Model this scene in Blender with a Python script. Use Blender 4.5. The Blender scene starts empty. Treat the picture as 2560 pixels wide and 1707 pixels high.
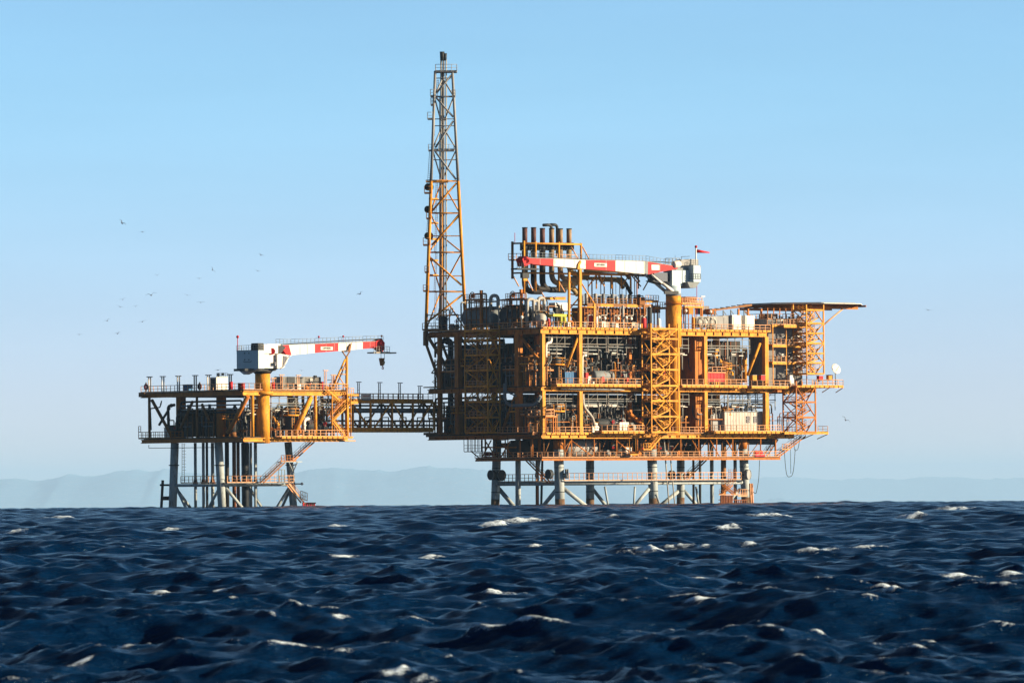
import bpy, math, random
import numpy as np
from mathutils import Vector, Matrix, noise as mnoise

# ------------------------------------------------------------------ camera, light, exposure
sc = bpy.context.scene
R = math.radians
D = 1170.4            # metres from the camera to the near corner of the big platform
HC = 2.4              # eye height above the mean water near the boat
FPX = 14630.0         # focal length in pixels of the 2560 px wide photograph
EYE_Y = 1216.5        # picture row of the eye level in the middle column
ROLL = R(0.42)
RP = 445000.0         # radius that bends the sea away towards its horizon
SUN_AZ, SUN_EL = R(97), R(15)      # azimuth from +Y towards +X

cd = bpy.data.cameras.new('camera'); cam = bpy.data.objects.new('camera', cd)
sc.collection.objects.link(cam); sc.camera = cam
cd.sensor_width = 36.0; cd.lens = 36.0 * FPX / 2560.0
cd.clip_start = 1.0; cd.clip_end = 250000.0
PITCH = math.atan((EYE_Y - 853.5) / FPX)
cam.matrix_world = (Matrix.Translation((0, -D, HC)) @ Matrix.Rotation(R(90) + PITCH, 4, 'X') @ Matrix.Rotation(ROLL, 4, 'Z').inverted())
cd.dof.use_dof = True; cd.dof.focus_distance = D + 20; cd.dof.aperture_fstop = 7.0

w = bpy.data.worlds.new('World'); sc.world = w; w.use_nodes = True
nt = w.node_tree; nt.nodes.clear()
wo = nt.nodes.new('ShaderNodeOutputWorld'); bg = nt.nodes.new('ShaderNodeBackground')
sky = nt.nodes.new('ShaderNodeTexSky'); sky.sky_type = 'NISHITA'; sky.sun_disc = False
sky.sun_elevation = SUN_EL; sky.sun_rotation = SUN_AZ
sky.air_density = 1.0; sky.dust_density = 0.6; sky.ozone_density = 1.6; sky.altitude = 0
tc = nt.nodes.new('ShaderNodeTexCoord'); mp = nt.nodes.new('ShaderNodeMapping')
mp.inputs['Scale'].default_value = (1, 1, 2.2); mp.inputs['Location'].default_value = (0, 0, 0.05)
hs = nt.nodes.new('ShaderNodeHueSaturation'); hs.inputs['Saturation'].default_value = 1.0
nt.links.new(tc.outputs['Generated'], mp.inputs[0]); nt.links.new(mp.outputs[0], sky.inputs[0])
nt.links.new(sky.outputs[0], hs.inputs['Color']); tn = nt.nodes.new('ShaderNodeMix'); tn.data_type = 'RGBA'; tn.blend_type = 'MULTIPLY'; tn.inputs[0].default_value = 1.0
tn.inputs[7].default_value = (0.93, 1.00, 1.02, 1)
nt.links.new(hs.outputs[0], tn.inputs[6])
tm = nt.nodes.new('ShaderNodeMix'); tm.data_type = 'RGBA'; tm.inputs[6].default_value = (0.83, 0.71, 0.90, 1); tm.inputs[7].default_value = (0.75, 0.95, 1.03, 1)   # milky low air, clearer above
m2 = nt.nodes.new('ShaderNodeMapRange'); m2.interpolation_type = 'SMOOTHSTEP'; m2.inputs[1].default_value = 0.002; m2.inputs[2].default_value = 0.075
nt.links.new(m2.outputs[0], tm.inputs[0]); nt.links.new(tm.outputs[2], tn.inputs[7])
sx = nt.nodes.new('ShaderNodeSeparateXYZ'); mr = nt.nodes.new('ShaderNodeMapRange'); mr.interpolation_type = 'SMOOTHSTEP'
mr.inputs[1].default_value = 0.12; mr.inputs[2].default_value = 0.40; mr.inputs[3].default_value = 1.0; mr.inputs[4].default_value = 0.20   # sky dimmed overhead to weaken the ambient fill
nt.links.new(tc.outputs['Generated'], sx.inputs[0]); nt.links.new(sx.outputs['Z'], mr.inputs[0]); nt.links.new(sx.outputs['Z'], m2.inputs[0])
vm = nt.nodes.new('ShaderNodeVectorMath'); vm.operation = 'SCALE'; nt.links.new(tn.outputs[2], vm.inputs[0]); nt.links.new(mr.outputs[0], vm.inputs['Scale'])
cm = nt.nodes.new('ShaderNodeMapping'); cm.inputs['Scale'].default_value = (5, 5, 45); cn = nt.nodes.new('ShaderNodeTexNoise'); cn.inputs['Scale'].default_value = 1.6; cn.inputs['Detail'].default_value = 5
nt.links.new(tc.outputs['Generated'], cm.inputs[0]); nt.links.new(cm.outputs[0], cn.inputs['Vector'])
cr = nt.nodes.new('ShaderNodeMapRange'); cr.inputs[1].default_value = 0.35; cr.inputs[2].default_value = 0.7; cr.inputs[3].default_value = 0.975; cr.inputs[4].default_value = 1.03
nt.links.new(cn.outputs['Fac'], cr.inputs[0]); v2 = nt.nodes.new('ShaderNodeVectorMath'); v2.operation = 'SCALE'
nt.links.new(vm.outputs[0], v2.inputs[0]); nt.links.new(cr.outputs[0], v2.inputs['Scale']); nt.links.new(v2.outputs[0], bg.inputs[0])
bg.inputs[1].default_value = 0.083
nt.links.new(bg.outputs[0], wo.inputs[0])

sd = bpy.data.lights.new('sun', 'SUN'); sun = bpy.data.objects.new('sun', sd); sc.collection.objects.link(sun)
sd.energy = 5.0; sd.angle = R(0.5); sd.color = (1.0, 0.79, 0.52)
sdir = Vector((math.sin(SUN_AZ) * math.cos(SUN_EL), math.cos(SUN_AZ) * math.cos(SUN_EL), math.sin(SUN_EL)))
sun.rotation_euler = sdir.to_track_quat('Z', 'Y').to_euler(); sun.location = (200, 0, 200)
sc.view_settings.view_transform = 'Standard'; sc.view_settings.look = 'None'
sc.view_settings.exposure = 1.6; sc.view_settings.gamma = 1.0
sc.cycles.max_bounces = 6; sc.cycles.diffuse_bounces = 2; sc.cycles.volume_bounces = 0
sc.cycles.use_denoising = True

# ------------------------------------------------------------------ frames and picture rays
bpy.context.view_layer.update()
CM = cam.matrix_world.copy(); CO = CM.translation.copy()
def ray(px, py):
    return (CM.to_3x3() @ Vector(((px - 1280) / FPX, (853.5 - py) / FPX, -1))).normalized()
class Frame:
    def __init__(s, x, y, deg):
        s.m = Matrix.Translation((x, y, 0)) @ Matrix.Rotation(R(deg), 4, 'Z'); s.i = s.m.inverted()
    def _hit(s, px, py, ax, val):
        o = s.i @ CO; d = s.i.to_3x3() @ ray(px, py); t = (val - o[ax]) / d[ax]
        return o + d * t
    def onw(s, px, py, w=0.0): return s._hit(px, py, 1, w)      # on the plane w = const (parallel to the front)
    def onu(s, px, py, u=0.0): return s._hit(px, py, 0, u)      # on the plane u = const (parallel to the side)
    def z(s, px, py, w=0.0): return s._hit(px, py, 1, w).z
    def u(s, px, w=0.0, py=950): return s._hit(px, py, 1, w).x
    def ww(s, px, u=0.0, py=950): return s._hit(px, py, 0, u).y
W0 = Frame(0, 0, 0)
M = Frame((1353 - 1280) * 0.08, 0, 40)
L = Frame((607 - 1280) * 0.0790, -14.0, 40)
def sea_z(x, y):
    r2 = x * x + (y + D) ** 2; r = math.sqrt(r2)
    return -r2 / (2 * RP) if r < 2200 else -2200 ** 2 / (2 * RP) - (r - 2200) * 2200 / RP
SEA0 = sea_z(0, 0)

# ------------------------------------------------------------------ materials
def mat(name, col, rough=0.55, metal=0.0, var=0.25, rust=0.0, rustcol=(0.16, 0.06, 0.025), scale=0.6, spec=0.13, dirt=0.0):
    col = tuple(c * 0.82 for c in col); m = bpy.data.materials.new(name); m.use_nodes = True; t = m.node_tree; b = t.nodes['Principled BSDF']
    tc = t.nodes.new('ShaderNodeTexCoord'); n = t.nodes.new('ShaderNodeTexNoise')
    n.inputs['Scale'].default_value = scale; n.inputs['Detail'].default_value = 5; n.inputs['Roughness'].default_value = 0.65
    mpn = t.nodes.new('ShaderNodeMapping'); mpn.inputs['Scale'].default_value = (1, 1, 0.45)
    t.links.new(tc.outputs['Object'], mpn.inputs[0]); t.links.new(mpn.outputs[0], n.inputs['Vector'])
    r = t.nodes.new('ShaderNodeValToRGB'); r.color_ramp.elements[0].position = 0.32; r.color_ramp.elements[1].position = 0.68
    r.color_ramp.elements[0].color = tuple(c * (1 - var) for c in col) + (1,)
    r.color_ramp.elements[1].color = tuple(min(1, c * (1 + var * 0.45)) for c in col) + (1,)
    t.links.new(n.outputs['Fac'], r.inputs[0]); out = r.outputs[0]
    if rust > 0:
        n2 = t.nodes.new('ShaderNodeTexNoise'); n2.inputs['Scale'].default_value = scale * 2.3; n2.inputs['Detail'].default_value = 7
        n2.inputs['Roughness'].default_value = 0.75
        mp2 = t.nodes.new('ShaderNodeMapping'); mp2.inputs['Scale'].default_value = (1.6, 1.6, 0.35); mp2.inputs['Location'].default_value = (7, 3, 1)
        t.links.new(tc.outputs['Object'], mp2.inputs[0]); t.links.new(mp2.outputs[0], n2.inputs['Vector'])
        r2 = t.nodes.new('ShaderNodeValToRGB'); r2.color_ramp.elements[0].position = 0.60 - rust * 0.2; r2.color_ramp.elements[1].position = 0.72 - rust * 0.15
        t.links.new(n2.outputs['Fac'], r2.inputs[0])
        mx = t.nodes.new('ShaderNodeMix'); mx.data_type = 'RGBA'
        t.links.new(r2.outputs[0], mx.inputs[0]); t.links.new(out, mx.inputs[6]); mx.inputs[7].default_value = tuple(rustcol) + (1,)
        out = mx.outputs[2]
    t.links.new(out, b.inputs['Base Color'])
    b.inputs['Roughness'].default_value = max(rough, 0.6) if spec < 0.5 else rough; b.inputs['Metallic'].default_value = metal
    b.inputs['Specular IOR Level'].default_value = spec
    return m
YEL = mat('yellow_paint', (0.66, 0.285, 0.026), 0.5, var=0.34, rust=0.42, scale=0.85)
ORG = mat('orange_paint', (0.46, 0.150, 0.014), 0.55, var=0.34, rust=0.5, scale=0.8)
BRN = mat('weathered_ochre_paint', (0.24, 0.11, 0.035), 0.65, rust=0.6)
RAIL = mat('railing_paint', (0.60, 0.32, 0.17), 0.5, rust=0.3, scale=1.5)
GRY = mat('grey_steel_paint', (0.19, 0.22, 0.24), 0.5, rust=0.25)
LEG = mat('jacket_steel_paint', (0.34, 0.39, 0.41), 0.6, rust=0.35, rustcol=(0.10, 0.07, 0.05))
PIP = mat('pale_pipe_paint', (0.36, 0.36, 0.34), 0.4, rust=0.3)
INT = mat('dull_pipe_paint', (0.09, 0.09, 0.09), 0.5, rust=0.3)
HNG = mat('galvanised_hanger_steel', (0.19, 0.19, 0.18), 0.6, rust=0.3)
CBN = mat('cabin_off_white', (0.46, 0.42, 0.39), 0.6, rust=0.15)
WET = mat('weed_and_rust_at_waterline', (0.13, 0.105, 0.075), 0.6, var=0.5, rust=0.6, scale=1.4)
STL = mat('dark_steel', (0.035, 0.042, 0.05), 0.5, var=0.4)
BLK = mat('soot_and_shade_black', (0.014, 0.013, 0.013), 0.6, var=0.4)  # black finish; also puts shade into the added walls and filler modules
WHT = mat('white_paint', (0.70, 0.68, 0.64), 0.4, var=0.08, rust=0.12)
CRW = mat('crane_white_paint', (0.42, 0.54, 0.62), 0.35, var=0.08, rust=0.05)
RED = mat('red_paint', (0.52, 0.012, 0.02), 0.45, var=0.15)
PNK = mat('faded_red_paint', (0.44, 0.022, 0.028), 0.5, var=0.12)
BLU = mat('blue_paint', (0.05, 0.16, 0.34), 0.5)
LIM = mat('lime_paint', (0.40, 0.40, 0.05), 0.5)
CRM = mat('cream_insulation', (0.33, 0.24, 0.11), 0.5, rust=0.2)
RST = mat('rusty_steel', (0.20, 0.075, 0.035), 0.8, var=0.4)
FLR = mat('deck_plating', (0.05, 0.045, 0.04), 0.8)
CLD = mat('cladding_grey', (0.27, 0.28, 0.29), 0.5, rust=0.15)
GLS = mat('dark_glass', (0.02, 0.03, 0.04), 0.08, var=0.1, spec=0.8)
TXT = mat('black_lettering', (0.02, 0.02, 0.025), 0.5, var=0.05)
STKP = mat('stack_buff_paint', (0.25, 0.18, 0.11), 0.55, rust=0.4)
STKR = mat('stack_heat_stained_paint', (0.10, 0.045, 0.045), 0.6, rust=0.4, rustcol=(0.05, 0.03, 0.03))
BRD = mat('bird_feathers', (0.05, 0.05, 0.055), 0.9)

# ------------------------------------------------------------------ mesh builder
class MB:
    def __init__(s): s.v = []; s.f = []; s.sm = []
    def _add(s, vs, fs, smooth=False):
        b = len(s.v); s.v += [tuple(p) for p in vs]
        for k, f in enumerate(fs):
            s.f.append(tuple(i + b for i in f)); s.sm.append(smooth if isinstance(smooth, bool) else smooth[k])
        return s
    def box(s, a, b):
        x0, y0, z0 = [min(p, q) for p, q in zip(a, b)]; x1, y1, z1 = [max(p, q) for p, q in zip(a, b)]
        vs = [(x0,y0,z0),(x1,y0,z0),(x1,y1,z0),(x0,y1,z0),(x0,y0,z1),(x1,y0,z1),(x1,y1,z1),(x0,y1,z1)]
        return s._add(vs, [(0,3,2,1),(4,5,6,7),(0,1,5,4),(1,2,6,5),(2,3,7,6),(3,0,4,7)])
    def cbox(s, c, d): return s.box([c[i] - d[i] / 2 for i in range(3)], [c[i] + d[i] / 2 for i in range(3)])
    def beam(s, p, q, wd, h=None, up=(0, 0, 1)):
        p, q = Vector(p), Vector(q); h = h or wd; t = (q - p)
        if t.length < 1e-4: return s
        t.normalize(); up = Vector(up)
        if abs(t.dot(up)) > 0.98: up = Vector((0, 1, 0))
        sd = t.cross(up).normalized(); u2 = sd.cross(t)
        vs = []
        for e in (p, q):
            for a, b in ((-1, -1), (1, -1), (1, 1), (-1, 1)): vs.append(e + sd * a * wd / 2 + u2 * b * h / 2)
        return s._add(vs, [(3,2,1,0),(4,5,6,7),(0,1,5,4),(1,2,6,5),(2,3,7,6),(3,0,4,7)])
    def ibeam(s, p, q, wd, h, t=0.06):
        p, q = Vector(p), Vector(q)
        s.beam(p, q, t, h - 2 * t)
        for k in (-1, 1):
            o = Vector((0, 0, k * (h - t) / 2)); s.beam(p + o, q + o, wd, t)
        return s
    def tube(s, p, q, r, n=None, r2=None, cap=True):
        p, q = Vector(p), Vector(q); r2 = r if r2 is None else r2
        n = n or (5 if r < 0.06 else 8 if r < 0.25 else 12 if r < 0.7 else 20)
        t = (q - p)
        if t.length < 1e-5: return s
        t.normalize(); a = Vector((0, 0, 1)) if abs(t.z) < 0.9 else Vector((1, 0, 0))
        e1 = t.cross(a).normalized(); e2 = t.cross(e1)
        vs = []
        for c, rr in ((p, r), (q, r2)):
            for k in range(n):
                an = 2 * math.pi * k / n; vs.append(c + (e1 * math.cos(an) + e2 * math.sin(an)) * rr)
        fs = [(k, k + n, (k + 1) % n + n, (k + 1) % n) for k in range(n)]; sm = [True] * n
        if cap: fs += [tuple(range(n)), tuple(range(2 * n - 1, n - 1, -1))]; sm += [False, False]
        return s._add(vs, fs, sm)
    def path(s, pts, r, bend=None, n=None, cap=True):
        pts = [Vector(p) for p in pts]; bend = bend if bend is not None else r * 2.5; n = n or (5 if r < 0.06 else 8 if r < 0.25 else 12)
        P = [pts[0]]
        for i in range(1, len(pts) - 1):
            a, b, c = pts[i - 1], pts[i], pts[i + 1]
            l = min(bend, (a - b).length * 0.45, (c - b).length * 0.45)
            p0 = b + (a - b).normalized() * l; p1 = b + (c - b).normalized() * l
            for k in range(6):
                t = k / 5; P.append(p0 * (1 - t) ** 2 + b * 2 * t * (1 - t) + p1 * t * t)
        P.append(pts[-1]); e1 = None; vs = []
        for i, c in enumerate(P):
            t = (P[min(i + 1, len(P) - 1)] - P[max(i - 1, 0)]).normalized()
            if e1 is None:
                a = Vector((0, 0, 1)) if abs(t.z) < 0.9 else Vector((1, 0, 0)); e1 = t.cross(a).normalized()
            e1 = (e1 - t * e1.dot(t)).normalized(); e2 = t.cross(e1)
            for k in range(n):
                an = 2 * math.pi * k / n; vs.append(c + (e1 * math.cos(an) + e2 * math.sin(an)) * r)
        fs = []; sm = []
        for i in range(len(P) - 1):
            for k in range(n): fs.append((i * n + k, (i + 1) * n + k, (i + 1) * n + (k + 1) % n, i * n + (k + 1) % n)); sm.append(True)
        if cap:
            fs += [tuple(range(n)), tuple(range(len(P) * n - 1, (len(P) - 1) * n - 1, -1))]; sm += [False, False]
        return s._add(vs, fs, sm)
    def lathe(s, c, ax, prof, n=16):
        c, ax = Vector(c), Vector(ax).normalized(); a = Vector((0, 0, 1)) if abs(ax.z) < 0.9 else Vector((1, 0, 0))
        e1 = ax.cross(a).normalized(); e2 = ax.cross(e1); vs = []
        for t, r in prof:
            for k in range(n):
                an = 2 * math.pi * k / n; vs.append(c + ax * t + (e1 * math.cos(an) + e2 * math.sin(an)) * max(r, 0.001))
        fs = []; sm = []
        for i in range(len(prof) - 1):
            for k in range(n): fs.append((i * n + k, (i + 1) * n + k, (i + 1) * n + (k + 1) % n, i * n + (k + 1) % n)); sm.append(True)
        fs += [tuple(range(n)), tuple(range(len(prof) * n - 1, (len(prof) - 1) * n - 1, -1))]; sm += [True, True]
        return s._add(vs, fs, sm)
    def vessel(s, p, q, r, n=16):
        p, q = Vector(p), Vector(q); l = (q - p).length; prof = []
        for k in range(5): a = k / 4 * math.pi / 2; prof.append((-r * 0.5 * math.cos(a), r * math.sin(a)))
        for k in range(5): a = k / 4 * math.pi / 2; prof.append((l + r * 0.5 * math.sin(a), r * math.cos(a)))
        return s.lathe(p, q - p, prof, n)
    def ball(s, c, r, n=10):
        return s.lathe((c[0], c[1], c[2] - r), (0, 0, 1), [(r - r * math.cos(k / 8 * math.pi), r * math.sin(k / 8 * math.pi)) for k in range(9)], n)
    def prism(s, poly, z0, z1):
        n = len(poly); vs = [(x, y, z0) for x, y in poly] + [(x, y, z1) for x, y in poly]
        return s._add(vs, [tuple(range(n - 1, -1, -1)), tuple(range(n, 2 * n))] + [(k, (k + 1) % n, (k + 1) % n + n, k + n) for k in range(n)])
    def slab(s, poly, off):      # planar polygon given in 3-D, thickened by the vector off
        n = len(poly); off = Vector(off); vs = [Vector(p) for p in poly] + [Vector(p) + off for p in poly]
        return s._add(vs, [tuple(range(n - 1, -1, -1)), tuple(range(n, 2 * n))] + [(k, (k + 1) % n, (k + 1) % n + n, k + n) for k in range(n)])
    def ring(s, c, ax, rad, r, n=14):
        c, ax = Vector(c), Vector(ax).normalized(); a = Vector((0, 0, 1)) if abs(ax.z) < 0.9 else Vector((1, 0, 0))
        e1 = ax.cross(a).normalized(); e2 = ax.cross(e1)
        P = [c + (e1 * math.cos(2 * math.pi * k / n) + e2 * math.sin(2 * math.pi * k / n)) * rad for k in range(n)]
        for k in range(n): s.tube(P[k], P[(k + 1) % n], r, 6, cap=False)
        return s
    def rail(s, pts, h=1.15, step=1.6, r=0.058, rows=(0.5, 1.0)):
        pts = [Vector(p) for p in pts]
        for a, b in zip(pts, pts[1:]):
            for t in rows: s.tube(a + Vector((0, 0, h * t)), b + Vector((0, 0, h * t)), r * (1.0 if t == 1 else 0.75), 5)
            s.beam(a + Vector((0, 0, 0.08)), b + Vector((0, 0, 0.08)), 0.02, 0.15)
            n = max(1, round((b - a).length / step))
            for k in range(n + 1):
                p = a.lerp(b, k / n); s.beam(p, p + Vector((0, 0, h)), r * 1.7)
        return s
    def stairs(s, p, q, side, rail=True, r=0.04):
        p, q, side = Vector(p), Vector(q), Vector(side)
        for o in (Vector((0, 0, 0)), side):
            s.beam(p + o, q + o, 0.07, 0.28)
            if rail:
                for hh in (0.55, 1.05): s.tube(p + o + Vector((0, 0, hh)), q + o + Vector((0, 0, hh)), r)
                n = max(1, int((q - p).length / 1.6))
                for k in range(n + 1):
                    e = p.lerp(q, k / n) + o; s.tube(e, e + Vector((0, 0, 1.05)), r)
        n = max(2, int(abs(q.z - p.z) / 0.24))
        for k in range(n):
            e = p.lerp(q, (k + 0.5) / n); s.beam(e, e + side, 0.26, 0.04)
        return s
    def ladder(s, p, q, side, cage=False):
        p, q, side = Vector(p), Vector(q), Vector(side)
        s.tube(p, q, 0.045); s.tube(p + side, q + side, 0.045)
        n = int((q - p).length / 0.4)
        for k in range(n): e = p.lerp(q, (k + .5) / n); s.tube(e, e + side, 0.03, 4)
        return s

BASE = {}
def tag(o, label=None, cat=None, group=None, kind=None):
    if label: o['label'] = label
    if cat: o['category'] = cat
    if group: o['group'] = group
    if kind: o['kind'] = kind
    return o
def thing(name, label, cat, base, fr=M, group=None, rot=0):
    o = bpy.data.objects.new(name, None); sc.collection.objects.link(o); o.empty_display_size = 0.5
    o.matrix_world = fr.m @ Matrix.Translation(base) @ Matrix.Rotation(rot, 4, 'Z')
    BASE[o.name] = Vector(base); return tag(o, label, cat, group)
def part(name, mb, m, parent, label=None):
    b = BASE[parent.name]; me = bpy.data.meshes.new(name)
    me.from_pydata([(v[0] - b.x, v[1] - b.y, v[2] - b.z) for v in mb.v], [], mb.f); me.polygons.foreach_set('use_smooth', mb.sm)
    me.materials.append(m); me.update(); o = bpy.data.objects.new(name, me); sc.collection.objects.link(o)
    o.parent = parent; BASE[o.name] = b
    if label: o['label'] = label
    return o
def solo(name, mb, m, label, cat, base, fr=M, group=None, kind=None):
    me = bpy.data.meshes.new(name); b = Vector(base)
    me.from_pydata([(v[0] - b.x, v[1] - b.y, v[2] - b.z) for v in mb.v], [], mb.f); me.polygons.foreach_set('use_smooth', mb.sm)
    me.materials.append(m); me.update(); o = bpy.data.objects.new(name, me); sc.collection.objects.link(o)
    o.matrix_world = fr.m @ Matrix.Translation(b); BASE[o.name] = b
    return tag(o, label, cat, group, kind)
def copy_tree(o, parent=None):
    c = o.copy(); sc.collection.objects.link(c)
    if parent is not None: c.parent = parent
    for ch in list(o.children): copy_tree(ch, c)
    return c
def clone(src, label, base, fr=M, rot=0, scale=None):
    c = copy_tree(src); c['label'] = label
    m = fr.m @ Matrix.Translation(base) @ Matrix.Rotation(rot, 4, 'Z')
    if scale: m = m @ Matrix.Diagonal((scale[0], scale[1], scale[2], 1))
    c.matrix_world = m; return c
# ------------------------------------------------------------------ sea
def sea_hit(px, py):
    d = ray(px, py); t = 20.0
    while t < 2600:
        p = CO + d * t
        if p.z <= sea_z(p.x, p.y): return p
        t *= 1.004
    return CO + d * 2600
def build_sea():
    rng = np.random.default_rng(11)
    AP = 60.0
    s = [34.0]
    while s[-1] < 2300: s.append(s[-1] * 1.0013 if s[-1] < 1500 else s[-1] * 1.004)
    nres = len(s)
    while s[-1] < 19500: s.append(s[-1] * 1.12)
    s = np.array(s); r = s + AP
    core = np.linspace(-0.135, 0.135, 640); step = core[1] - core[0]; ext = [core[-1]]; g = step
    while ext[-1] < 1.1: g *= 1.28; ext.append(ext[-1] + g)
    th = np.concatenate([-np.array(ext[1:])[::-1], core, np.array(ext[1:])])
    TH, RR = np.meshgrid(th, r); S = np.repeat(s[:, None], len(th), 1)
    X = RR * np.sin(TH); Y = RR * np.cos(TH) - AP
    dist = np.sqrt(X ** 2 + Y ** 2)
    Zb = np.where(dist < 2200, -dist ** 2 / (2 * RP), -2200 ** 2 / (2 * RP) - (dist - 2200) * 2200 / RP)
    nw = 180; lam = np.exp(np.linspace(math.log(21), math.log(0.3), nw)) * rng.uniform(0.97, 1.03, nw)
    k = 2 * np.pi / lam
    main = R(250)       # direction the waves run (towards the boat and a little left)
    ang = main + rng.normal(0, 1, nw) * np.interp(np.log(lam), [math.log(0.4), math.log(15)], [0.9, 0.6])
    a = 0.027 / k * rng.uniform(0.5, 1.4, nw) * np.interp(np.log(lam), [math.log(0.3), math.log(1.2), math.log(3), math.log(6), math.log(15)], [2.0, 1.7, 1.1, 0.95, 0.9])
    a *= np.exp(-0.17 * (np.maximum(lam / 5.0, 1) - 1) ** 2)
    ph = rng.uniform(0, 2 * np.pi, nw)
    spacing = np.maximum(0.0016 * S, 0)
    H = np.zeros(X.shape, np.float32); DX = np.zeros_like(H); DY = np.zeros_like(H); JXX = np.zeros_like(H); JYY = np.zeros_like(H); JXY = np.zeros_like(H)
    Xf = X.astype(np.float32); Yf = Y.astype(np.float32)
    for i in range(nw):
        dmax = lam[i] / 2.6 / 0.0013
        n = min(nres, int(np.searchsorted(s, dmax)))
        if n < 5: continue
        cx, cy = math.cos(ang[i]), math.sin(ang[i])
        fade = np.clip((dmax - s[:n]) / (0.3 * dmax), 0, 1)[:, None].astype(np.float32) * a[i]
        p = (k[i] * (cx * Xf[:n] + cy * Yf[:n]) + ph[i]); c = np.cos(p) * fade; sn = np.sin(p) * fade
        H[:n] += c; Q = 0.85
        DX[:n] -= Q * cx * sn; DY[:n] -= Q * cy * sn
        kk = Q * k[i] * c
        JXX[:n] += cx * cx * kk; JYY[:n] += cy * cy * kk; JXY[:n] += cx * cy * kk
    fd = np.clip((2300 - s) / 700, 0, 1)[:, None].astype(np.float32)
    H *= fd; DX *= fd; DY *= fd
    J = (1 - JXX) * (1 - JYY) - JXY ** 2
    # slow patches of gust: more breaking here, less there
    gst = 0.5 + 0.25 * np.sin(0.11 * X + 0.07 * Y + 1) + 0.25 * np.sin(0.05 * Y - 0.09 * X + 4) 
    foam = np.clip((0.16 + 0.40 * gst - J) * 3.2, 0, 1) * fd
    foam = np.clip(foam * 0.62 + 0.13 * np.clip((0.62 + 0.12 * gst - J) * 2.5, 0, 1) * fd, 0, 1)
    # the breaking crests one can point to in the photograph: px, py, half length m, half depth m, height m
    caps = [(1240,1478,.62,.5,.26),(395,1476,.42,.5,.14),(535,1472,.22,.3,.08),(1640,1366,1.5,1.0,.28),(1700,1358,.8,.9,.42),(1755,1361,.5,.6,.25),
            (2040,1371,.85,.9,.32),(2175,1362,.9,.6,.28),(30,1325,.9,1.3,.34),(2405,1428,.7,.4,.04),(2540,1424,.5,.4,.05),
            (1000,1668,.34,.3,.13),(1060,1685,.35,.2,.08),(190,1652,.25,.2,.10),(300,1612,.25,.2,.07),(1875,1352,.5,.8,.25),(1815,1312,1.0,1.6,.4),(1930,1282,2.6,3,.5),
            (1230,1305,1.6,2.5,.4),(1310,1292,2.2,2.5,.3),(860,1386,.7,.7,.12),(1085,1385,.8,.7,.14),(1340,1357,.5,.6,.14),
            (425,1318,.7,.9,.3),(2270,1284,2,3,.5),(2388,1268,3,5,.6),(840,1310,1,1.4,.3),(160,1285,2.4,3,.4),(1525,1286,1.2,2,.4),(1725,1493,.4,.35,.12),
            (2240,1462,.35,.3,.1),(1760,1440,.35,.3,.08),(1470,1358,.5,.7,.12),(880,1535,.25,.2,.06),(1200,1560,.5,.2,.06)]
    fx = np.zeros_like(H); up = np.zeros_like(H)
    wob = np.sin(X * 5.3 + 2 * np.sin(Y * 2.1)) * 0.5 + np.sin(X * 13.1 + Y * 3) * 0.3 + np.sin(X * 27 - Y * 11) * 0.2
    for px, py, a1, b1, hh in caps:
        dr = ray(px, py); az = math.atan2(dr.x, dr.y)
        col_ = np.abs(np.arctan2(X[:nres], Y[:nres]) - az).argmin(1); rr_ = np.arange(nres)
        cx_, cy_, cz_ = X[rr_, col_], Y[rr_, col_], (Zb + H)[rr_, col_]
        row_ = EYE_Y - (px - 1280) * math.tan(ROLL) + FPX * (HC - cz_) / np.sqrt(cx_ ** 2 + cy_ ** 2)
        seen = row_ <= np.minimum.accumulate(row_) + 0.6
        j_ = int(np.argmin(np.abs(row_ - py - 5) + np.where(seen, 0, 1e4) - 8 * (cz_ - Zb[rr_, col_]))); qx, qy = cx_[j_], cy_[j_]
        a1 *= .78; b1 *= .55; m = ((X - qx) ** 2 < (4 * a1) ** 2) & ((Y - qy) ** 2 < (5 * b1) ** 2)
        sk = (Y - qy) - 0.25 * (X - qx)
        g = np.exp(-(((X - qx) / a1) ** 2) - ((sk / b1) ** 2)) * m
        up += g * hh * 0.42 * (0.8 + 0.5 * wob); fx = np.maximum(fx, np.clip(g * 0.95 + 0.35 * wob * g, 0, 1))
    foam = np.clip(np.maximum(foam, fx), 0, 1)
    Xo = X + DX; Yo = Y + DY - D; Zo = Zb + H + up
    nr, nc = X.shape
    co = np.stack([Xo, Yo, Zo], -1).reshape(-1, 3).astype(np.float32)
    i = np.arange((nr - 1) * (nc - 1)); a0 = (i // (nc - 1)) * nc + i % (nc - 1)
    quads = np.stack([a0, a0 + 1, a0 + nc + 1, a0 + nc], -1).reshape(-1).astype(np.int32)
    me = bpy.data.meshes.new('sea'); me.vertices.add(len(co)); me.vertices.foreach_set('co', co.reshape(-1))
    me.loops.add(len(quads)); me.loops.foreach_set('vertex_index', quads)
    nf = len(quads) // 4; me.polygons.add(nf); me.polygons.foreach_set('loop_start', np.arange(0, nf * 4, 4, dtype=np.int32))
    me.polygons.foreach_set('loop_total', np.full(nf, 4, np.int32)); me.polygons.foreach_set('use_smooth', np.ones(nf, bool))
    me.update(calc_edges=True)
    at = me.attributes.new('foam', 'FLOAT', 'POINT'); at.data.foreach_set('value', foam.reshape(-1).astype(np.float32))
    o = bpy.data.objects.new('sea', me); sc.collection.objects.link(o); o['kind'] = 'structure'
    m = bpy.data.materials.new('sea_water'); m.use_nodes = True; t = m.node_tree; b = t.nodes['Principled BSDF']
    b.inputs['Base Color'].default_value = (0.0006, 0.015, 0.058, 1); b.inputs['Roughness'].default_value = 0.16
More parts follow.
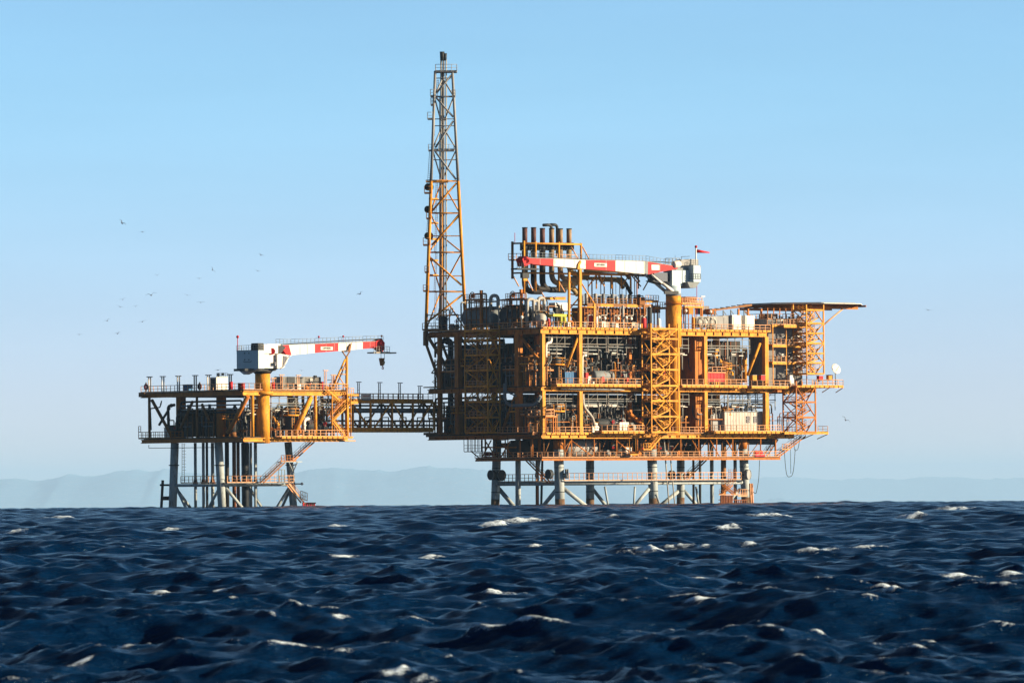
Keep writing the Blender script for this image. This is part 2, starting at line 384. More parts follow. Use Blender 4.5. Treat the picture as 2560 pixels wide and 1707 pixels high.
    b.inputs['IOR'].default_value = 1.333; b.inputs['Specular IOR Level'].default_value = 0.30; b.inputs['Specular Tint'].default_value = (0.40, 0.82, 1.0, 1)
    tc = t.nodes.new('ShaderNodeTexCoord')
    def noise(scale, detail, rough, sxyz=(1, 1, 1)):
        mp = t.nodes.new('ShaderNodeMapping'); mp.inputs['Scale'].default_value = sxyz; mp.inputs['Rotation'].default_value = (0, 0, 0.35)
        n = t.nodes.new('ShaderNodeTexNoise'); n.inputs['Scale'].default_value = scale; n.inputs['Detail'].default_value = detail; n.inputs['Roughness'].default_value = rough
        t.links.new(tc.outputs['Object'], mp.inputs[0]); t.links.new(mp.outputs[0], n.inputs['Vector']); return n.outputs['Fac']
    bp = t.nodes.new('ShaderNodeBump'); bp.inputs['Strength'].default_value = 0.9; bp.inputs['Distance'].default_value = 0.12
    t.links.new(noise(3.6, 8, 0.68, (0.55, 1.3, 1)), bp.inputs['Height'])
    bq = t.nodes.new('ShaderNodeBump'); bq.inputs['Strength'].default_value = 0.8; bq.inputs['Distance'].default_value = 0.5
    t.links.new(noise(0.75, 5, 0.6, (0.55, 1.4, 1)), bq.inputs['Height']); t.links.new(bq.outputs[0], bp.inputs['Normal'])
    t.links.new(bp.outputs[0], b.inputs['Normal'])
    fa = t.nodes.new('ShaderNodeAttribute'); fa.attribute_name = 'foam'
    def math_(op, a, b_):
        n = t.nodes.new('ShaderNodeMath'); n.operation = op
        for i_, x in enumerate((a, b_)):
            if isinstance(x, (int, float)): n.inputs[i_].default_value = x
            else: t.links.new(x, n.inputs[i_])
        return n.outputs[0]
    nz = math_('ADD', math_('MULTIPLY', noise(11.0, 8, 0.8, (0.8, 1.2, 1)), 0.55), math_('MULTIPLY', noise(2.6, 6, 0.75, (0.8, 1.5, 1)), 0.45))
    f = math_('ADD', math_('MULTIPLY', fa.outputs['Fac'], 1.05), math_('MULTIPLY', math_('SUBTRACT', nz, 0.5), 3.6))
    rp = t.nodes.new('ShaderNodeValToRGB'); rp.color_ramp.elements[0].position = 0.44; rp.color_ramp.elements[1].position = 0.95
    t.links.new(f, rp.inputs[0])
    gate = t.nodes.new('ShaderNodeValToRGB'); gate.color_ramp.elements[0].position = 0.05; gate.color_ramp.elements[1].position = 0.22
    t.links.new(fa.outputs['Fac'], gate.inputs[0])
    ff = math_('MULTIPLY', rp.outputs[0], gate.outputs[0])
    fo = t.nodes.new('ShaderNodeBsdfPrincipled'); fo.inputs['Base Color'].default_value = (0.66, 0.82, 1.0, 1); fo.inputs['Roughness'].default_value = 0.85
    bp2 = t.nodes.new('ShaderNodeBump'); bp2.inputs['Strength'].default_value = 1; bp2.inputs['Distance'].default_value = 0.05
    t.links.new(nz, bp2.inputs['Height']); t.links.new(bp2.outputs[0], fo.inputs['Normal'])
    mx = t.nodes.new('ShaderNodeMixShader'); t.links.new(ff, mx.inputs[0]); t.links.new(b.outputs[0], mx.inputs[1]); t.links.new(fo.outputs[0], mx.inputs[2])
    t.links.new(mx.outputs[0], t.nodes['Material Output'].inputs[0])
    me.materials.append(m)
build_sea()

# ------------------------------------------------------------------ far hills
def build_hills(name, dist, prof, seed, rough):
    n = 1300; rows = 34; xs = np.linspace(-18000, 18000, n); vs = []; fs = []
    hx = []; hz = []
    for px, py in prof:
        d = ray(px, py); t = (dist - CO.y) / d.y; p = CO + d * t; hx.append(p.x); hz.append(p.z)
    base = -560.0
    for j in range(rows):
        t = j / (rows - 1)
        for x in xs:
            top = np.interp(x, hx, hz) + (min(t / 0.72, 1) ** 5) * 46 * mnoise.fractal(Vector((x / 800, seed, 0)), 0.45, 2.1, 7)
            e = math.sin(min(1, t / 0.72) * math.pi / 2) ** 1.4 if t < 0.72 else 1 - 0.25 * (t - 0.72) / 0.28
            nn = mnoise.fractal(Vector((x / 2600, t * 7 + seed, 2)), 0.75, 2.1, 7) * rough * math.sin(math.pi * min(t / 0.72, 1))
            yy = dist + (t - 0.72) * 10000 + 500 * mnoise.noise(Vector((x / 2000, t * 2, seed)))
            vs.append((x, yy, base + (top - base) * e + nn))
    for j in range(rows - 1):
        for i in range(n - 1): fs.append((j * n + i, j * n + i + 1, (j + 1) * n + i + 1, (j + 1) * n + i))
    me = bpy.data.meshes.new(name); me.from_pydata(vs, [], fs); me.polygons.foreach_set('use_smooth', [True] * len(fs))
    o = bpy.data.objects.new(name, me); sc.collection.objects.link(o); o['kind'] = 'structure'
    m = mat('hazy_hill_ground_' + name, (0.10, 0.27, 0.46), 0.95, var=0.25, scale=0.004, rust=0.3, rustcol=(0.42, 0.38, 0.40)); me.materials.append(m)  # blue of the distance haze is mixed into the ground colour
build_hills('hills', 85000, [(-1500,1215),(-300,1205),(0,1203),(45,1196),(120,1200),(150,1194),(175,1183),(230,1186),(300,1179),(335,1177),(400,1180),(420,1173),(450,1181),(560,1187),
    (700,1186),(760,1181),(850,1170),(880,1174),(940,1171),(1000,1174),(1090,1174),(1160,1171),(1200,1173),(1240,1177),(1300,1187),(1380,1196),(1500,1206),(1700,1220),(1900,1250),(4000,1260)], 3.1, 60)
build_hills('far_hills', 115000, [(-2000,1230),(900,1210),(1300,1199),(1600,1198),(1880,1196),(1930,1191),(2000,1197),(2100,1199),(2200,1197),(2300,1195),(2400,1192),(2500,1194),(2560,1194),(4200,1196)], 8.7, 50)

# ------------------------------------------------------------------ haze
def build_haze():
    mb = MB(); mb.box((-24000, -D - 250, -575), (24000, 121000, 400))
    me = bpy.data.meshes.new('haze'); me.from_pydata(mb.v, [], mb.f)
    o = bpy.data.objects.new('haze', me); sc.collection.objects.link(o); o['kind'] = 'stuff'
    m = bpy.data.materials.new('haze_air'); m.use_nodes = True; t = m.node_tree
    t.nodes.remove(t.nodes['Principled BSDF'])
    v = t.nodes.new('ShaderNodeVolumePrincipled'); v.inputs['Color'].default_value = (0.37, 0.625, 1.0, 1)
    v.inputs['Density'].default_value = HAZE; v.inputs['Anisotropy'].default_value = 0.0
    t.links.new(v.outputs[0], t.nodes['Material Output'].inputs['Volume'])
    me.materials.append(m)
HAZE = 2.0e-5
build_haze()
# ------------------------------------------------------------------ big platform: levels in metres
UE = M.u(1917, .2); UR = M.u(2040, 0); UF = M.u(2099, -2)
ZT, ZTg = 34.2, 32.95       # top deck: plating, underside of its edge girder
ZM, ZMg = 22.6, 21.5        # middle deck
ZB, ZBg = 13.1, 12.0        # lower deck
ZS = 8.2                    # hung cellar walkway deck
rnd = random.Random(5)
def rect(u0, w0, u1, w1): return [(u0, w0), (u1, w0), (u1, w1), (u0, w1)]
P = thing('offshore_platform', 'big ochre yellow offshore gas platform on grey jacket legs, right of the footbridge', 'platform', (0, 0, SEA0))
def deckpart(poly, z, th=0.22):
    part('deck', MB().prism(poly, z - th, z), FLR, P)
deckpart(rect(0.4, 0.4, UE - .4, 36), ZT); deckpart(rect(0.4, 0.4, UR, 36), ZM); deckpart(rect(0.4, 0.4, UR, 36), ZB)
deckpart(rect(0.2, 0.2, M.u(1950, 0), 21), ZS, 0.18)
deckpart(rect(60, -1.2, UF, 6), ZM + 0.1, 0.18)
def girder(p, q, z0, z1, m=YEL, wd=0.7):
    zc = (z0 + z1) / 2; mb = MB().ibeam((p[0], p[1], zc), (q[0], q[1], zc), wd, z1 - z0, 0.14)
    n = int((Vector(q) - Vector(p)).length / 2.4)
    for k in range(1, n):
        t = k / n; c = (p[0] + (q[0] - p[0]) * t, p[1] + (q[1] - p[1]) * t)
        mb.box((c[0] - .03, c[1] - wd / 2 + .02, z0 + .15), (c[0] + .03, c[1] + wd / 2 - .02, z1 - .15)) if abs(p[1] - q[1]) < .1 else mb.box((c[0] - wd / 2 + .02, c[1] - .03, z0 + .15), (c[0] + wd / 2 - .02, c[1] + .03, z1 - .15))
    part('girder', mb, m, P)
for z0, z1, ue in ((ZTg, ZT - .23, UE), (ZMg, ZM - .23, UR), (ZBg, ZB - .23, M.u(1985, 0))):
    girder((0, 0.2), (ue, 0.2), z0, z1); girder((0.2, 0.75), (0.2, 36), z0, z1, ORG); girder((ue - .2, .75), (ue - .2, 36), z0, z1, ORG)
    for wq in (9.5, 23, 35.6): girder((.6, wq), (ue - .6, wq), z0 + .2, z1 - .05, BRN)
    for uq in (7, 19, 31.5, 44, 55.5): girder((uq, .6), (uq, 9.1), z0 + .1, z1 - .1, BRN, .5)
girder((0, 0.2), (M.u(1950, 0), 0.2), ZS - .62, ZS - .19, ORG, .4); girder((0.2, 0.45), (0.2, 21), ZS - .62, ZS - .19, ORG, .4)
# toe panels: the row of short bright plates below every handrail
def toes(p, q, z, parent, m=RAIL, L_=1.25, h=.42):
    p, q = Vector((p[0], p[1], z)), Vector((q[0], q[1], z)); d = (q - p); n = max(1, int(d.length / L_)); mb = MB()
    for k in range(n): mb.beam(p.lerp(q, (k + .06) / n), p.lerp(q, (k + .86) / n), .08, h)
    part('toe_plate', mb, m, parent)
toes((0.3, -.25), (25.5, -.25), ZT - .05, P, YEL); toes((36.5, -.25), (UE + 1, -.25), ZT - .05, P, YEL)
toes((2.5, -1.75), (25, -1.75), ZM + .0, P, YEL); toes((36, -1.75), (54, -1.75), ZM - .0, P, YEL); toes((55, -2.0), (66, -2.0), ZM - .1, P, YEL)
def rail(pts, z, parent=P, m=RAIL, h=1.2, step=1.5):
    part('railing', MB().rail([(a, b, z) for a, b in pts], h, step), m, parent)
rail([(0.1, 36), (0.1, 0.0), (25.6, 0.0)], ZT); rail([(36.6, 0), (UE + 1, 0)], ZT)
def walkway(u0, w0, u1, w1, z, rails, m=YEL, brk=True):
    mb = MB().box((u0, w0, z - .1), (u1, w1, z))
    mb.beam((u0, w0 + .05, z - .28), (u1, w0 + .05, z - .28), .1, .34)
    mb.beam((u0, w1 - .05, z - .28), (u1, w1 - .05, z - .28), .1, .34)
    if brk:
        n = max(1, int((u1 - u0) / 3.5))
        for k in range(n + 1):
            u = u0 + .1 + (u1 - u0 - .2) * k / n; mb.beam((u, w0 + .1, z - .45), (u, w1 + .3, z - 1.4), .14)
    part('walkway', mb, m, P); rail(rails, z)
walkway(2.5, -1.7, 25, .0, ZM + .25, [(2.5, 0), (2.5, -1.65), (25, -1.65)])
walkway(36, -1.7, 54, .0, ZM + .25, [(36, -1.65), (54, -1.65)])
walkway(55, -2, 66, .0, ZM + .1, [(55, 0), (55, -1.95), (66, -1.95)])
walkway(14.0, -2.2, 25.4, 0, ZB + .35, [(14, 0), (14, -2.15), (25.4, -2.15), (25.4, 0)])
walkway(44.5, -2.2, 63, 0, ZB + .35, [(44.5, 0), (44.5, -2.15), (63, -2.15)])
walkway(63.2, -3, UR + .6, 0, ZB + .2, [(UR + .5, -2.9), (UR + .5, 0)])
walkway(-1.6, 1, 0, 12, ZB + .1, [(-1.5, 12), (-1.5, 1), (0, 1)], BRN); rail([(0, 0), (14, 0)], ZB); rail([(33.5, 0), (44, 0)], ZB)
walkway(68, -3.2, UF, -1.2, ZM + .35, [(68, -3.15), (UF - .1, -3.15), (UF - .1, 6)])
rail([(0, 21), (0, 0), (M.u(1950, 0), 0)], ZS, h=1.1); rail([(0, 21), (20, 21)], ZS, h=1.1)
toes((14.2, -2.3), (25.2, -2.3), ZB + .1, P, YEL); toes((44.7, -2.3), (UR + .5, -2.3), ZB + .1, P, YEL); toes((1, -.3), (13.5, -.3), ZB - .1, P, YEL); toes((66.3, -3.3), (UF - .2, -3.3), ZM + .1, P, YEL)
# columns on the front, side and inside
def col(u, w_, z0, z1, wd, m=YEL): part('column', MB().beam((u, w_, z0), (u, w_, z1), wd, wd, up=(0, 1, 0)), m, P)
for px, wq, wd in ((1357, .35, .75), (1449.5, .35, .8), (1762, .35, .8), (1914, .35, .95)):
    u = M.u(px, wq); col(u, wq, ZM, ZTg, wd); col(u, wq, ZB, ZMg, wd)
for px, wd in ((1297, 1.15), (1146, 1.1), (1100, .75)):
    wq = M.ww(px, .3); col(.3, wq, ZM, ZTg, wd, ORG); col(.3, wq, ZB, ZMg, wd, ORG)
for uq in (7, 19, 31.5, 44, 55.5):
    for wq in (9.5, 23, 35): col(uq, wq, ZM, ZTg, .9, ORG if uq < 40 else YEL); col(uq, wq, ZB, ZMg, .9, ORG if uq < 40 else YEL)
def strut(a, b, r, m=YEL, name='brace', parent=P): part(name, MB().tube(a, b, r), m, parent)
F = M.onw
strut(F(1445, 842, .4), F(1417, 918, .4), .27); strut(F(1900, 858, .5), F(1869, 938, .5), .3)
strut(F(1778, 880, 3), F(1832, 938, 3), .45); strut(F(1560, 1022, 2), F(1606, 1062, 2), .42, ORG); strut(F(1755, 842, 5), F(1775, 835, 5), .3)
strut(M.onu(1302, 842, .3), M.onu(1350, 905, .3), .32, ORG); strut(M.onu(1140, 838, .3), M.onu(1060 + 25, 838, .3), .3, ORG)
strut(M.onu(1291, 965 + 15, .3), M.onu(1255, 1080, .3), .3, ORG)
# the overhang that carries the flare tower: hanging post and raking struts
part('hanging_post', MB().beam(M.onw(1064.5, 828, 36), M.onw(1064.5, 864, 36), .8, up=(0, 1, 0)), BRN, P)
for a, b, r in (((1066, 862), (1099, 955), .3), ((1069, 840), (1134, 945), .36), ((1100, 845), (1135, 938), .3), ((1150, 842), (1178, 880), .3), ((1100, 1040), (1145, 1085), .25)):
    strut(M.onw(*a, 35), M.onw(*b, 33), r, BRN)
part('hanging_frame', MB().rail([M.onw(1090, 967, 35), M.onw(1120, 967, 35)], 2.0, .8, .07).box(M.onw(1089, 966, 34), M.onw(1124, 970, 38)), BRN, P)
for k, (a, b, y) in enumerate(((1074, 1140, 1081), (1080, 1140, 1086), (1090, 1150, 1091))):
    p, q = M.onw(a, y, 36), M.onw(b, y + 6, 36); part('ledge', MB().box((p.x, 30 + k, q.z), (q.x, 38, p.z)), BRN, P)
# jacket legs, braces, walkway level
ZW = 3.0
def legp(px, py0, py1, px1, wq, r, m=LEG, name='jacket_leg'):
    a = M.onw(px, py0, wq); b = M.onw(px1, 1265, wq); b.z = SEA0 - 4
    c = a.lerp(b, .27)
    part(name, MB().tube(a, b, r, 20), m, P)
    q = b.lerp(a, (-0.1 - b.z) / (a.z - b.z)); part('splash_zone', MB().tube(b, q, r * 1.012, 20), WET, P)
    part('leg_collar', MB().tube((a.x, a.y, ZBg - .1), (a.x, a.y, a.z - (.0 if wq > 10 else 2.0)), r * 1.04, 20), ORG, P)
    for zz in (6.2, 1.3):
        t = (a.z - zz) / (a.z - b.z); q = a.lerp(b, t); part('leg_band', MB().tube(q - Vector((0, 0, .07)), q + Vector((0, 0, .07)), r * 1.05, 20), STL, P)
for px, px1, wq, r in ((1243, 1236, 22.6, .88), (1395.5, 1401, 3, .98), (1475, 1475, 22.6, .85), (1628, 1636, 3, .98), (1702, 1701, 22.6, .82), (1857, 1867, 3, .92)):
    legp(px, 1098, 1265, px1, wq, r)
for px, px1, wq, r, m in ((1295, 1295, 14, .56, LEG), (1343, 1343, 20, .36, RST), (1750, 1750, 30, .28, STL), (1779, 1780, 12, .4, LEG), (1809, 1808, 5, .56, BRN), (1837, 1839, 5, .36, LEG), (1357, 1352, 30, .25, STL), (1733, 1734, 10, .25, BRN), (1660, 1675, 2, .14, PIP), (1672, 1690, 2, .13, PIP)):
    a = M.onw(px, 1098, wq); b = M.onw(px1, 1265, wq); b.z = SEA0 - 3; part('caisson', MB().tube(a, b, r), m, P)
def hb(px0, px1, w0, w1, r=.36, z=ZW, m=LEG): a = M.onw(px0, 1212, w0); b = M.onw(px1, 1212, w1); part('horizontal_brace', MB().tube((a.x, a.y, z), (b.x, b.y, z), r), m, P)
hb(1396, 1858, 3, 3, .4); hb(1243, 1702, 22.6, 22.6); hb(1243, 1396, 22.6, 3, .4); hb(1475, 1630, 22.6, 3); hb(1702, 1858, 22.6, 3)
for a, b, w0, w1, r in (((1248, 1222), (1290, 1272), 22.6, 18, .45), ((1392, 1222), (1352, 1272), 3, 8, .42), ((1406, 1218), (1474, 1272), 3, 3, .42), ((1482, 1222), (1520, 1270), 22.6, 22.6, .36),
    ((1622, 1222), (1583, 1268), 3, 3, .36), ((1698, 1226), (1650, 1264), 22.6, 22.6, .4), ((1710, 1226), (1746, 1266), 22.6, 22.6, .36), ((1850, 1222), (1815, 1262), 3, 3, .3),
    ((1512, 1216), (1522, 1272), 3, 3, .2), ((1587, 1216), (1584, 1272), 3, 3, .2), ((1740, 1216), (1748, 1272), 8, 8, .22), ((1348, 1150), (1341, 1190), 14, 18, .36), ((1640, 1235), (1652, 1266), 2, 2, .14)):
    strut(M.onw(*a, w0), M.onw(*b, w1), r, LEG, 'diagonal_brace')
a = M.onw(1408, 1205, 2); b = M.onw(1850, 1205, 2)
part('leg_walkway', MB().box((a.x, 1.6, ZW + .42), (b.x, 3.2, ZW + .55)).box((M.u(1250, 18), 18, ZW + .42), (M.u(1390, 5), 19.5, ZW + .5)), GRY, P)
rail([(a.x, 1.6), (b.x, 1.6)], ZW + .55, h=1.5, step=1.3); rail([(M.u(1250, 22), 22), (M.u(1390, 3.5), 3.5)], ZW + .4, h=1.5, step=1.3)
# hangers and cross braces between lower deck and hung deck
mbs = []
for px, wq in ((1204, 20.7), (1262, 13), (1330, 3), (1410, .3), (1427, .3), (1484, .3), (1540, .3), (1592, .3), (1645, .3), (1700, .3), (1745, .3), (1790, .3), (1830, .3), (1900, .3), (1937, .3)):
    u = M.u(px, wq); strut((u, wq, ZS), (u, wq, ZBg), .13 if px != 1937 else .2, ORG, 'hanger')
for k in range(16):
    u = 2.5 + k * 3.7; strut((u, 2.4, ZS), (u, 2.4, ZBg), .1, BRN, 'hanger'); strut((u, 2.4, ZS + .2), (u + 3.7, 2.4, ZBg) if k % 2 else (u + 1.8, 2.4, ZBg), .09, BRN)
for k in range(5): strut((.5, 4 + k * 3.6, ZS), (.5, 4 + k * 3.6, ZBg), .12, BRN, 'hanger')
for a, b in (((1410, 1140), (1427, 1100)), ((1427, 1100), (1484, 1143)), ((1730, 1100), (1755, 1143)), ((1775, 1100), (1800, 1143)), ((1815, 1100), (1840, 1140)), ((1585, 1143), (1615, 1100)), ((1540, 1100), (1590, 1143))):
    strut(M.onw(*a, .4), M.onw(*b, .4), .13, ORG)
for a, b in (((1205, 1143), (1228, 1100)), ((1212, 1100), (1240, 1143)), ((1255, 1108), (1285, 1143)), ((1252, 1143), (1275, 1103)), ((1205, 1118), (1290, 1118))):
    strut(M.onu(*a, .3), M.onu(*b, .3), .14, ORG)
# right-hand hung walkway, its raking stairs
u0, u1 = M.u(1872, 0), M.u(1950, 0)
st = MB().stairs((M.u(1946, 0), 0, ZS), M.onw(2014, 1090, 0), (0, 1.2, 0)); part('stair_flight', st, ORG, P)
st = MB().stairs((M.u(1915, 4), 4, ZS), M.onw(1945, 1098, 4), (0, 1.2, 0)); part('stair_flight', st, ORG, P)
c = M.onw(1955, 1123, -.5); part('walkway', MB().box((c.x, -.6, c.z - .1), (c.x + 2.2, 1.2, c.z)), YEL, P)
part('railing', MB().rail([(c.x, -.6, c.z), (c.x + 2.2, -.6, c.z)], 1.1, .7), RAIL, P)
# hanging cage at the left end and the little yellow landing under the stair tower
c = M.onw(1160, 1128, 21); e = M.onw(1203, 1128, 21)
mb = MB().box((c.x, 19.5, c.z - .15), (e.x, 21, c.z))
for k in range(6):
    u = c.x + (e.x - c.x) * k / 5; mb.tube((u, 21, c.z), (u, 21, ZBg), .07); mb.tube((u, 19.5, c.z), (u, 19.5, ZBg), .07)
for zz in (.6, 1.2): mb.tube((c.x, 21, c.z + zz), (e.x, 21, c.z + zz), .05)
mb.tube(M.onw(1178, 1128, 21), M.onw(1200, 1146, 21), .12); part('hanging_cage', mb, BRN, P)
c = M.onw(1609, 1123, -2); mb = MB().box((c.x, -2, c.z - .15), (c.x + 2.2, -.6, c.z))
mb.rail([(c.x, -2, c.z), (c.x + 2, -2, c.z)], 1.2, .7, .06); mb.stairs((c.x + 1.9, -2, c.z), M.onw(1652, 1093, -2), (0, 1.2, 0)); part('access_landing', mb, YEL, P)
mb = MB()
for px in (1572, 1588): u = M.u(px, -1); mb.tube((u, -1, ZBg), (u, -1, 8.9), .05)
mb.box((M.u(1570, -1), -1.6, 8.6), (M.u(1589, -1), -.3, 8.9)); part('hung_tray', mb, YEL, P)

# ------------------------------------------------------------------ stair towers
def stair_tower(name, label, fr, u0, u1, w0, w1, zs, m, m2=None, diag=True, dense=1.0, r=.13):
    m2 = m2 or m; t = thing(name, label, 'stair tower', (u0, w0, zs[0]), fr)
    for a, b in ((u0, w0), (u1, w0), (u1, w1), (u0, w1)): part('post', MB().beam((a, b, zs[0]), (a, b, zs[-1] + 1.1), r * 1.9, up=(0, 1, 0)), m, t)
    um, wm = (u0 + u1) / 2, (w0 + w1) / 2
    for i, z in enumerate(zs):
        mb = MB()
        for p, q in (((u0, w0), (u1, w0)), ((u0, w1), (u1, w1)), ((u0, w0), (u0, w1)), ((u1, w0), (u1, w1))): mb.beam((*p, z), (*q, z), .16, .36)
        mb.box((u0 + .1, w0 + .1, z - .06), (u0 + (u1 - u0) * .22, w1 - .1, z + .02)); mb.box((u1 - (u1 - u0) * .22, w0 + .1, z - .06), (u1 - .1, w1 - .1, z + .02))
        part('landing_frame', mb, m, t)
        if i < len(zs) - 1:
            z2 = zs[i + 1]; zm = (z + z2) / 2; mb = MB()
            if i % 2: mb.tube((u0, w0, z), (um, w0, z2), r); mb.tube((u1, w0, z), (um, w0, z2), r)
            else: mb.tube((u0, w0, z2), (um, w0, z), r); mb.tube((u1, w0, z2), (um, w0, z), r)
            mb.tube((u0, w0, z), (u0, w1, z2), r * .9) if i % 2 else mb.tube((u0, w1, z), (u0, w0, z2), r * .9)
            mb.tube((u0, w1, z), (u1, w1, z2), r * .8); part('brace', mb, m, t)
            d = (u1 - u0) * .2; s_ = MB().stairs((u0 + d, w0 + .25, z), (u1 - d, w0 + .25, zm), (0, (w1 - w0) * .36, 0))
            part('stair_flight', s_, m2, t)
            s_ = MB().stairs((u1 - d, wm + .1, zm), (u0 + d, wm + .1, z2), (0, (w1 - w0) * .36, 0)); part('stair_flight', s_, m2, t)
            part('railing', MB().rail([(u0 + .05, w1, z), (u0 + .05, w0, z), (u0 + d, w0, z)], 1.1, 1.2), RAIL if m is YEL else m, t)
    return t
zz = [M.z(1660, y, -3) for y in (1080, 1041, 1002, 964, 924, 885, 847, 822)]
stair_tower('stair_tower', 'bright yellow stair tower with zigzag flights on the front beside the crane pedestal', M, M.u(1628, -3.1), M.u(1696, -3.1), -3.1, -.3, zz, YEL)
zz = [M.z(1210, y, 13) for y in (1081, 1043, 1004, 965, 925, 887, 849, 826)]
stair_tower('stair_tower', 'shaded brown stair tower on the left side, just right of the flare tower foot', M, -3.3, -.1, 12.9, 20, zz, YEL)
zz = [M.z(2035, y, -3) for y in (934, 907, 883, 858, 833, 808, 775)]
stair_tower('stair_tower', 'upper yellow stair tower beside the grey quarters under the helideck', M, M.u(2017, -3), M.u(2060, -3), -3, 1, zz, YEL)
zz = [M.z(2020, y, -3) for y in (1080, 1043, 1005, 966)]
stair_tower('stair_tower', 'lower orange stair tower at the right end of the big platform', M, M.u(1990, -3), M.u(2038, -3), -3, 1, zz, ORG)

# ------------------------------------------------------------------ flare tower
def flare():
    t = thing('flare_tower', 'tall slender lattice flare tower, yellow below and grey above', 'flare tower', (M.onw(1113, 822, 30).x, 30, ZT))
    # work in world axes through the inverse of the frame
    def Q(px, py, Y=24): p = W0.onw(px, py, Y); return M.i @ p
    lx = lambda y: 1064.5 + (1088 - 1064.5) * (828 - y) / (828 - 178); rx = lambda y: 1165 + (1131 - 1165) * (828 - y) / (828 - 178)
    bx = lambda y: 1101 + (1107 - 1101) * (828 - y) / 650
    YB = lambda y: 24 + 6.5 - 4 * (828 - y) / 650
    SP = 453
    for f in (lambda y: Q(lx(y), y), lambda y: Q(rx(y), y), lambda y: Q(bx(y), y, YB(y))):
        part('leg', MB().tube(f(828), f(SP), .34), YEL, t); part('leg', MB().tube(f(SP), f(178), .30, r2=.27), CLD, t)
    hs_ = [178, 196, 242, 298, 315, 374, 400, 453, 500, 533, 590, 631, 690, 729, 788, 826]
    for grp, m in (([y for y in hs_ if y < SP], CLD), ([y for y in hs_ if y >= SP], YEL)):
        mb = MB()
        for y in grp:
            rr = .17 if y in (242, 374, 453, 533, 631, 729, 826) else .10
            A, B, C = Q(lx(y), y), Q(rx(y), y), Q(bx(y), y, YB(y)); mb.tube(A, B, rr); mb.tube(A, C, rr); mb.tube(B, C, rr)
        part('horizontal_bracing', mb, m, t)
    fr_ = [(1092, 232, 1129, 188), (1090, 244, 1133, 293), (1133, 303, 1088, 370), (1088, 379, 1140, 449), (1141, 458, 1080, 528), (1146, 541, 1079, 613), (1077, 645, 1154, 713), (1156, 737, 1070, 804)]
    for g, m in ((fr_[:4], CLD), (fr_[4:], YEL)):
        mb = MB()
        for a, b, c, d in g: mb.tube(Q(a, b), Q(c, d), .2)
        part('diagonal_bracing', mb, m, t)
    ys = [196, 242, 315, 374, 453, 533, 590, 631, 729, 826]
    mg, my = MB(), MB()
    for i in range(len(ys) - 1):
        y0, y1 = ys[i], ys[i + 1]; mb = mg if y1 <= SP else my
        C0, C1 = Q(bx(y0), y0, YB(y0)), Q(bx(y1), y1, YB(y1))
        if i % 2: mb.tube(Q(lx(y0), y0), C1, .15); mb.tube(Q(rx(y0), y0), C1, .15)
        else: mb.tube(C0, Q(lx(y1), y1), .15); mb.tube(C0, Q(rx(y1), y1), .15)
    part('diagonal_bracing', mg, CLD, t); part('diagonal_bracing', my, YEL, t)
    for px, r, m, top, bot in ((1103, .2, PIP, 132, 815), (1109, .2, CLD, 134, 826), (1115.5, .15, PIP, 150, 826), (1099, .08, STL, 240, 826)):
        part('flare_pipe', MB().tube(Q(px, bot, 27), Q(px, top, 26.3), r), m, t)
    part('flare_tip', MB().tube(Q(1105.5, 152, 26.3), Q(1105.5, 130, 26.3), .42, 12, .5).tube(Q(1113, 152, 26.3), Q(1113, 134, 26.3), .3, 12, .36), STL, t)
    part('flare_stub', MB().tube(Q(1111, 826, 26), Q(1112, 790, 26), .55), STL, t)
    def plat(a, b, y, h=1.3, m=CLD, Y=24, dy=2.0):
        p, q = Q(a, y, Y - .4), Q(b, y, Y - .4); dv = (M.i.to_3x3() @ Vector((0, dy, 0)))
        mb = MB().slab([p, q, q + dv, p + dv], (0, 0, -.18)); mb.rail([p + dv, p, q, q + dv], h, 1.0, .05); part('platform', mb, m, t)
    plat(1089, 1142, 178, 1.35, CLD, 24, 4); plat(1076, 1085, 240, 1.3); plat(1130, 1138, 241, 1.3, CLD, 23.5); plat(1077, 1084, 262, 1.4); plat(1069, 1082, 297, 1.3); plat(1071, 1135, 376, 1.2, CLD, 24.2)
    plat(1065, 1120, 454, .01 + .3, YEL, 24.2); plat(1061, 1078, 482, 1.3, BRN); plat(1066, 1077, 546, 1.3, BRN); plat(1058, 1074, 612, 1.4, BRN); plat(1062, 1072, 680, 1.2, BRN); plat(1058, 1070, 727, 1.2, BRN)
    plat(1056, 1100, 824, 1.3, BRN, 23)
    for (px, y) in ((1072.5, 468), (1072, 524), (1072, 590)):
        c = Q(px, y, 25); part('hose_reel', MB().tube(c - Vector((.55, .2, 0)), c + Vector((.55, .2, 0)), .75, 16), BLK, t)
    mb = MB()
    for y0, y1, a, b in ((376, 452, 1074, 1069), (243, 262, 1080, 1080), (546, 580, 1069, 1067), (298, 340, 1082, 1081), (680, 727, 1069, 1068)): mb.ladder(Q(a, y0), Q(b, y1), Q(a + 5, y0) - Q(a, y0))
    part('ladder', mb, CLD, t)
    mb = MB()
    for y0, y1 in ((200, 242), (453, 533), (533, 631), (631, 729), (729, 824)): mb.ladder(Q(bx(y0) - 14, y0, 26), Q(bx(y1) - 17, y1, 26), Q(bx(y0) - 10, y0, 26) - Q(bx(y0) - 14, y0, 26))
    part('ladder', mb, BRN, t)
    mb = MB()
    for y in (500, 560, 600, 653, 690): mb.box(Q(1072, y, 24.6), Q(1096, y - 4, 26))
    part('service_step', mb, YEL, t)
flare()
